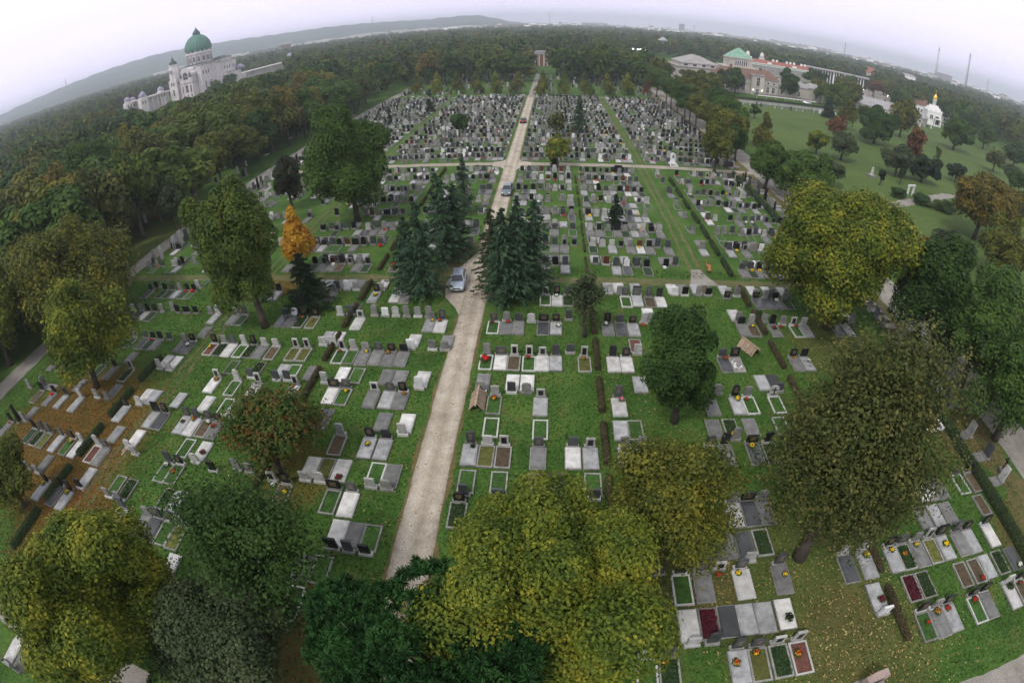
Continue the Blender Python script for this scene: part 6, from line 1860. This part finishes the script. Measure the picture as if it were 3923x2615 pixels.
# big rough monument at the lower right, cut by the edge
bm_ = tag(empty('pinkish_monument', (19.0, 6.4, 0), math.radians(6)), 'large pinkish stone monument at the very bottom beside the front lane', 'monument')
mb = MB(); mb.prism([(-.75, .2), (.75, .2), (.85, 1.2), (.5, 1.75), (-.35, 1.8), (-.8, 1.3)], -.25, .2); mb.build('stele', stone('pinkish_sandstone', (0.4, 0.3, 0.27), 0.85, .35, .2, .1), bm_)
pbox(bm_, 'panel', M['k'], (-.4, .4, -.27, -.251, .55, 1.2)); pbox(bm_, 'base_block', M['kerb'], (-1.0, 1.0, -.5, .4, 0, .2))
# monuments along the lanes near the camera
def lane_stone(nm, x, y, h, w, col, lab, rz_, taper=.05, slab=True):
    o = tag(empty(nm, (x, y, 0), rz_), lab, 'monument')
    mb = MB(); mb.box(-w / 2, w / 2, -.16, .16, .2, h, 0, taper); mb.build('stele', M[col], o)
    pbox(o, 'base_block', M['kerb'], (-w / 2 - .12, w / 2 + .12, -.26, .26, 0, .2))
    if slab: pbox(o, 'slab', M['sm'], (-.55, .55, -2.5, -.3, 0, .16), inset=.05)
for args in [('grave_pillar', -55.5, 21.5, 2.4, .5, 'k', 'tall black pillar stone among rust leaves beside the west lane', 1.57, .1, False), ('grave_stele', -57.0, 27.5, 1.5, .7, 'g', 'grey stele with low slab beside the west lane', 1.57),
             ('grave_stele', 39.6, 25.5, 1.6, .9, 'g', 'grey stele beside the east lane, behind the thin brownish tree', -1.57), ('grave_stele', 39.9, 22.6, 1.5, .9, 'd', 'dark stele beside the east lane, nearest the lane shoulder', -1.57),
             ('grave_stele', 39.7, 19.6, 1.7, .7, 'l', 'pale pointed stele beside the east lane and a black cross', -1.57), ('grave_stele', 39.4, 12.2, 1.4, 1.2, 'd', 'wide dark stele beyond the lane hedge, low right', -1.57),
             ('grave_stele', 39.8, 8.6, 1.5, .9, 'k', 'black stele beyond the lane hedge, lowest on the right', -1.57)]:
    lane_stone(*args)
cx_ = tag(empty('grave_cross', (40.6, 20.6, 0), 1.2), 'thin black metal cross standing by the pale pointed stele', 'cross')
pbox(cx_, 'shaft', M['k'], (-.05, .05, -.04, .04, .3, 1.7)); pbox(cx_, 'arm', M['k'], (-.36, .36, -.05, .05, 1.2, 1.31)); pbox(cx_, 'base_block', M['g'], (-.3, .3, -.25, .25, 0, .3))
cx_ = tag(empty('grave_cross', (-58.4, 19.6, 0), 1.2), 'dark stone cross on a pedestal at the west lane', 'cross')
pbox(cx_, 'shaft', M['d'], (-.09, .09, -.07, .07, .6, 2.1)); pbox(cx_, 'arm', M['d'], (-.45, .45, -.08, .08, 1.5, 1.68)); pbox(cx_, 'base_block', M['g'], (-.4, .4, -.3, .3, 0, .6))
mf = tag(empty('kerbed_grave', (36.6, 27.2, 0), -1.57), 'white angular kerb frame with maroon bed beside the east lane', 'grave')
mb = MB(); mb.ring(-.8, .8, -2.2, .2, .2, 0, .35); mb.build('kerb', M['w'], mf); pbox(mf, 'grave_bed', M['maroonbed'], (-.6, .6, -2, 0, 0, .2))
for i, (x, y, rz_, lab) in enumerate([(-37.0, 22.6, -.12, 'pale timber board lying by the west wheel track'), (-36.7, 22.2, -.2, 'second timber board next to the pale one')]):
    o = tag(empty('timber_board', (x, y, .02), rz_), lab, 'board'); mb = MB(); mb.box(-.1, .1, -1.4, 1.4, 0, .06, 0, .004); mb.build('plank', M['wood'], o)
# park: white portal, statue, wall and pergola
po = tag(empty('white_portal', (83.5, 98.4, 0), .3), 'white stone portal frame beside the dark yew', 'portal')
for sx in (-1.1, 1.1): pbox(po, 'post', M['w'], (sx - .2, sx + .2, -.2, .2, 0, 2.3), inset=.01)
pbox(po, 'lintel', M['w'], (-1.45, 1.45, -.24, .24, 2.3, 2.65))
su = tag(empty('statue', (80, 111, 0)), 'pale grey weathered monument block by the park path', 'monument')
mb = MB(); mb.lathe([(.7, 0), (.6, .7), (.4, .8), (.42, 1.5), (.28, 1.9), (.32, 2.2), (.16, 2.5)], 9, smooth=False); mb.build('figure', M['l'], su); pbox(su, 'base_block', M['g'], (-1.1, 1.1, -1.1, 1.1, 0, .5))
ob = tag(empty('obelisk', (112, 82, 0)), 'slim white obelisk on the right park edge', 'obelisk')
mb = MB(); mb.lathe([(.5, .4), (.2, 3.0), (.05, 3.5)], 4, smooth=False); mb.build('shaft', M['w'], ob); pbox(ob, 'base_block', M['w'], (-.6, .6, -.6, .6, 0, .4))
wl = tag(empty('boundary_wall', (58, 212, 0), .11), 'low pale boundary wall at the far rim of the meadow', 'wall')
pbox(wl, 'wall', M['kerb_pale'], (0, 66, -.2, .2, 0, 1.1)); pbox(wl, 'coping', M['kerb'], (-.1, 66.1, -.3, .3, 1.1, 1.25))
pg = tag(empty('pergola', (92, 226, 0), .1), 'white-posted pergola before the brown-roofed wing', 'pergola')
for i in range(7): pbox(pg, 'post', M['white'], (i * 5 - .14, i * 5 + .14, -.14, .14, 0, 2.8))
pbox(pg, 'roof', M['darkwood'], (-1, 31, -2.5, 2.5, 2.8, 3.1)); pbox(pg, 'fascia', M['white'], (-1, 31, -2.62, -2.51, 2.75, 3.15))
o = link('hedge', hl); o.location = (100, 221, 0); o.rotation_euler = (0, 0, math.pi / 2 + .1); o.scale = (1.6, 4, 1.9); tag(o, 'long dark clipped hedge in front of the pergola', 'hedge')
for i, (x, y) in enumerate(((176, 300), (188, 292), (200, 305), (214, 296))):
    lp = tag(empty('street_lamp', (x, y, 0)), '%s ball-topped street lamp on the paved square' % ORD[i + 1], 'street lamp', 'street lamps on the square')
    mb = MB(); mb.lathe([(.14, 0), (.09, 6.5)], 8); mb.build('pole', M['metal'], lp); mb = MB(); mb.lathe([(.1, 6.5), (.42, 6.8), (.42, 7.1), (.1, 7.4)], 10); mb.build('lamp', M['lampglow'], lp)
bi = tag(empty('waste_container', (38.6, 106.2, 0), .2), 'dark green waste container at the corner of cross path and lane', 'waste container')
mb = MB(); mb.box(-.8, .8, -.5, .5, .12, 1.15, 0, -.06); mb.build('bin', M['darkwood'], bi); pbox(bi, 'lid', M['trim'], (-.9, .9, -.6, .6, 1.15, 1.27))
for sx in (-.65, .65):
    mb = MB(); mb.lathe([(.05, 0), (.12, .02), (.12, .12), (.05, .13)], 8, (sx, -.4)); mb.build('wheel', M['rubber'], bi)

# ------------------------------------------------------------------ air
mb = MB()
mb.box(-7500, 7500, -400, 7500, -1.0, 140.0)
hz = mb.build('haze', [])
hm, nt, b = newmat('haze_air')
nt.nodes.remove(b)
pv = nt.nodes.new('ShaderNodeVolumePrincipled')
pv.inputs['Color'].default_value = (0.87, 0.91, 1.0, 1)
pv.inputs['Density'].default_value = 0.00035
pv.inputs['Anisotropy'].default_value = 0.55
nt.links.new(pv.outputs[0], nt.nodes['Material Output'].inputs['Volume'])
hz.data.materials.clear()
hz.data.materials.append(hm)
hz.data.polygons.foreach_set('material_index', [0] * len(hz.data.polygons))
tag(hz, kind='stuff')
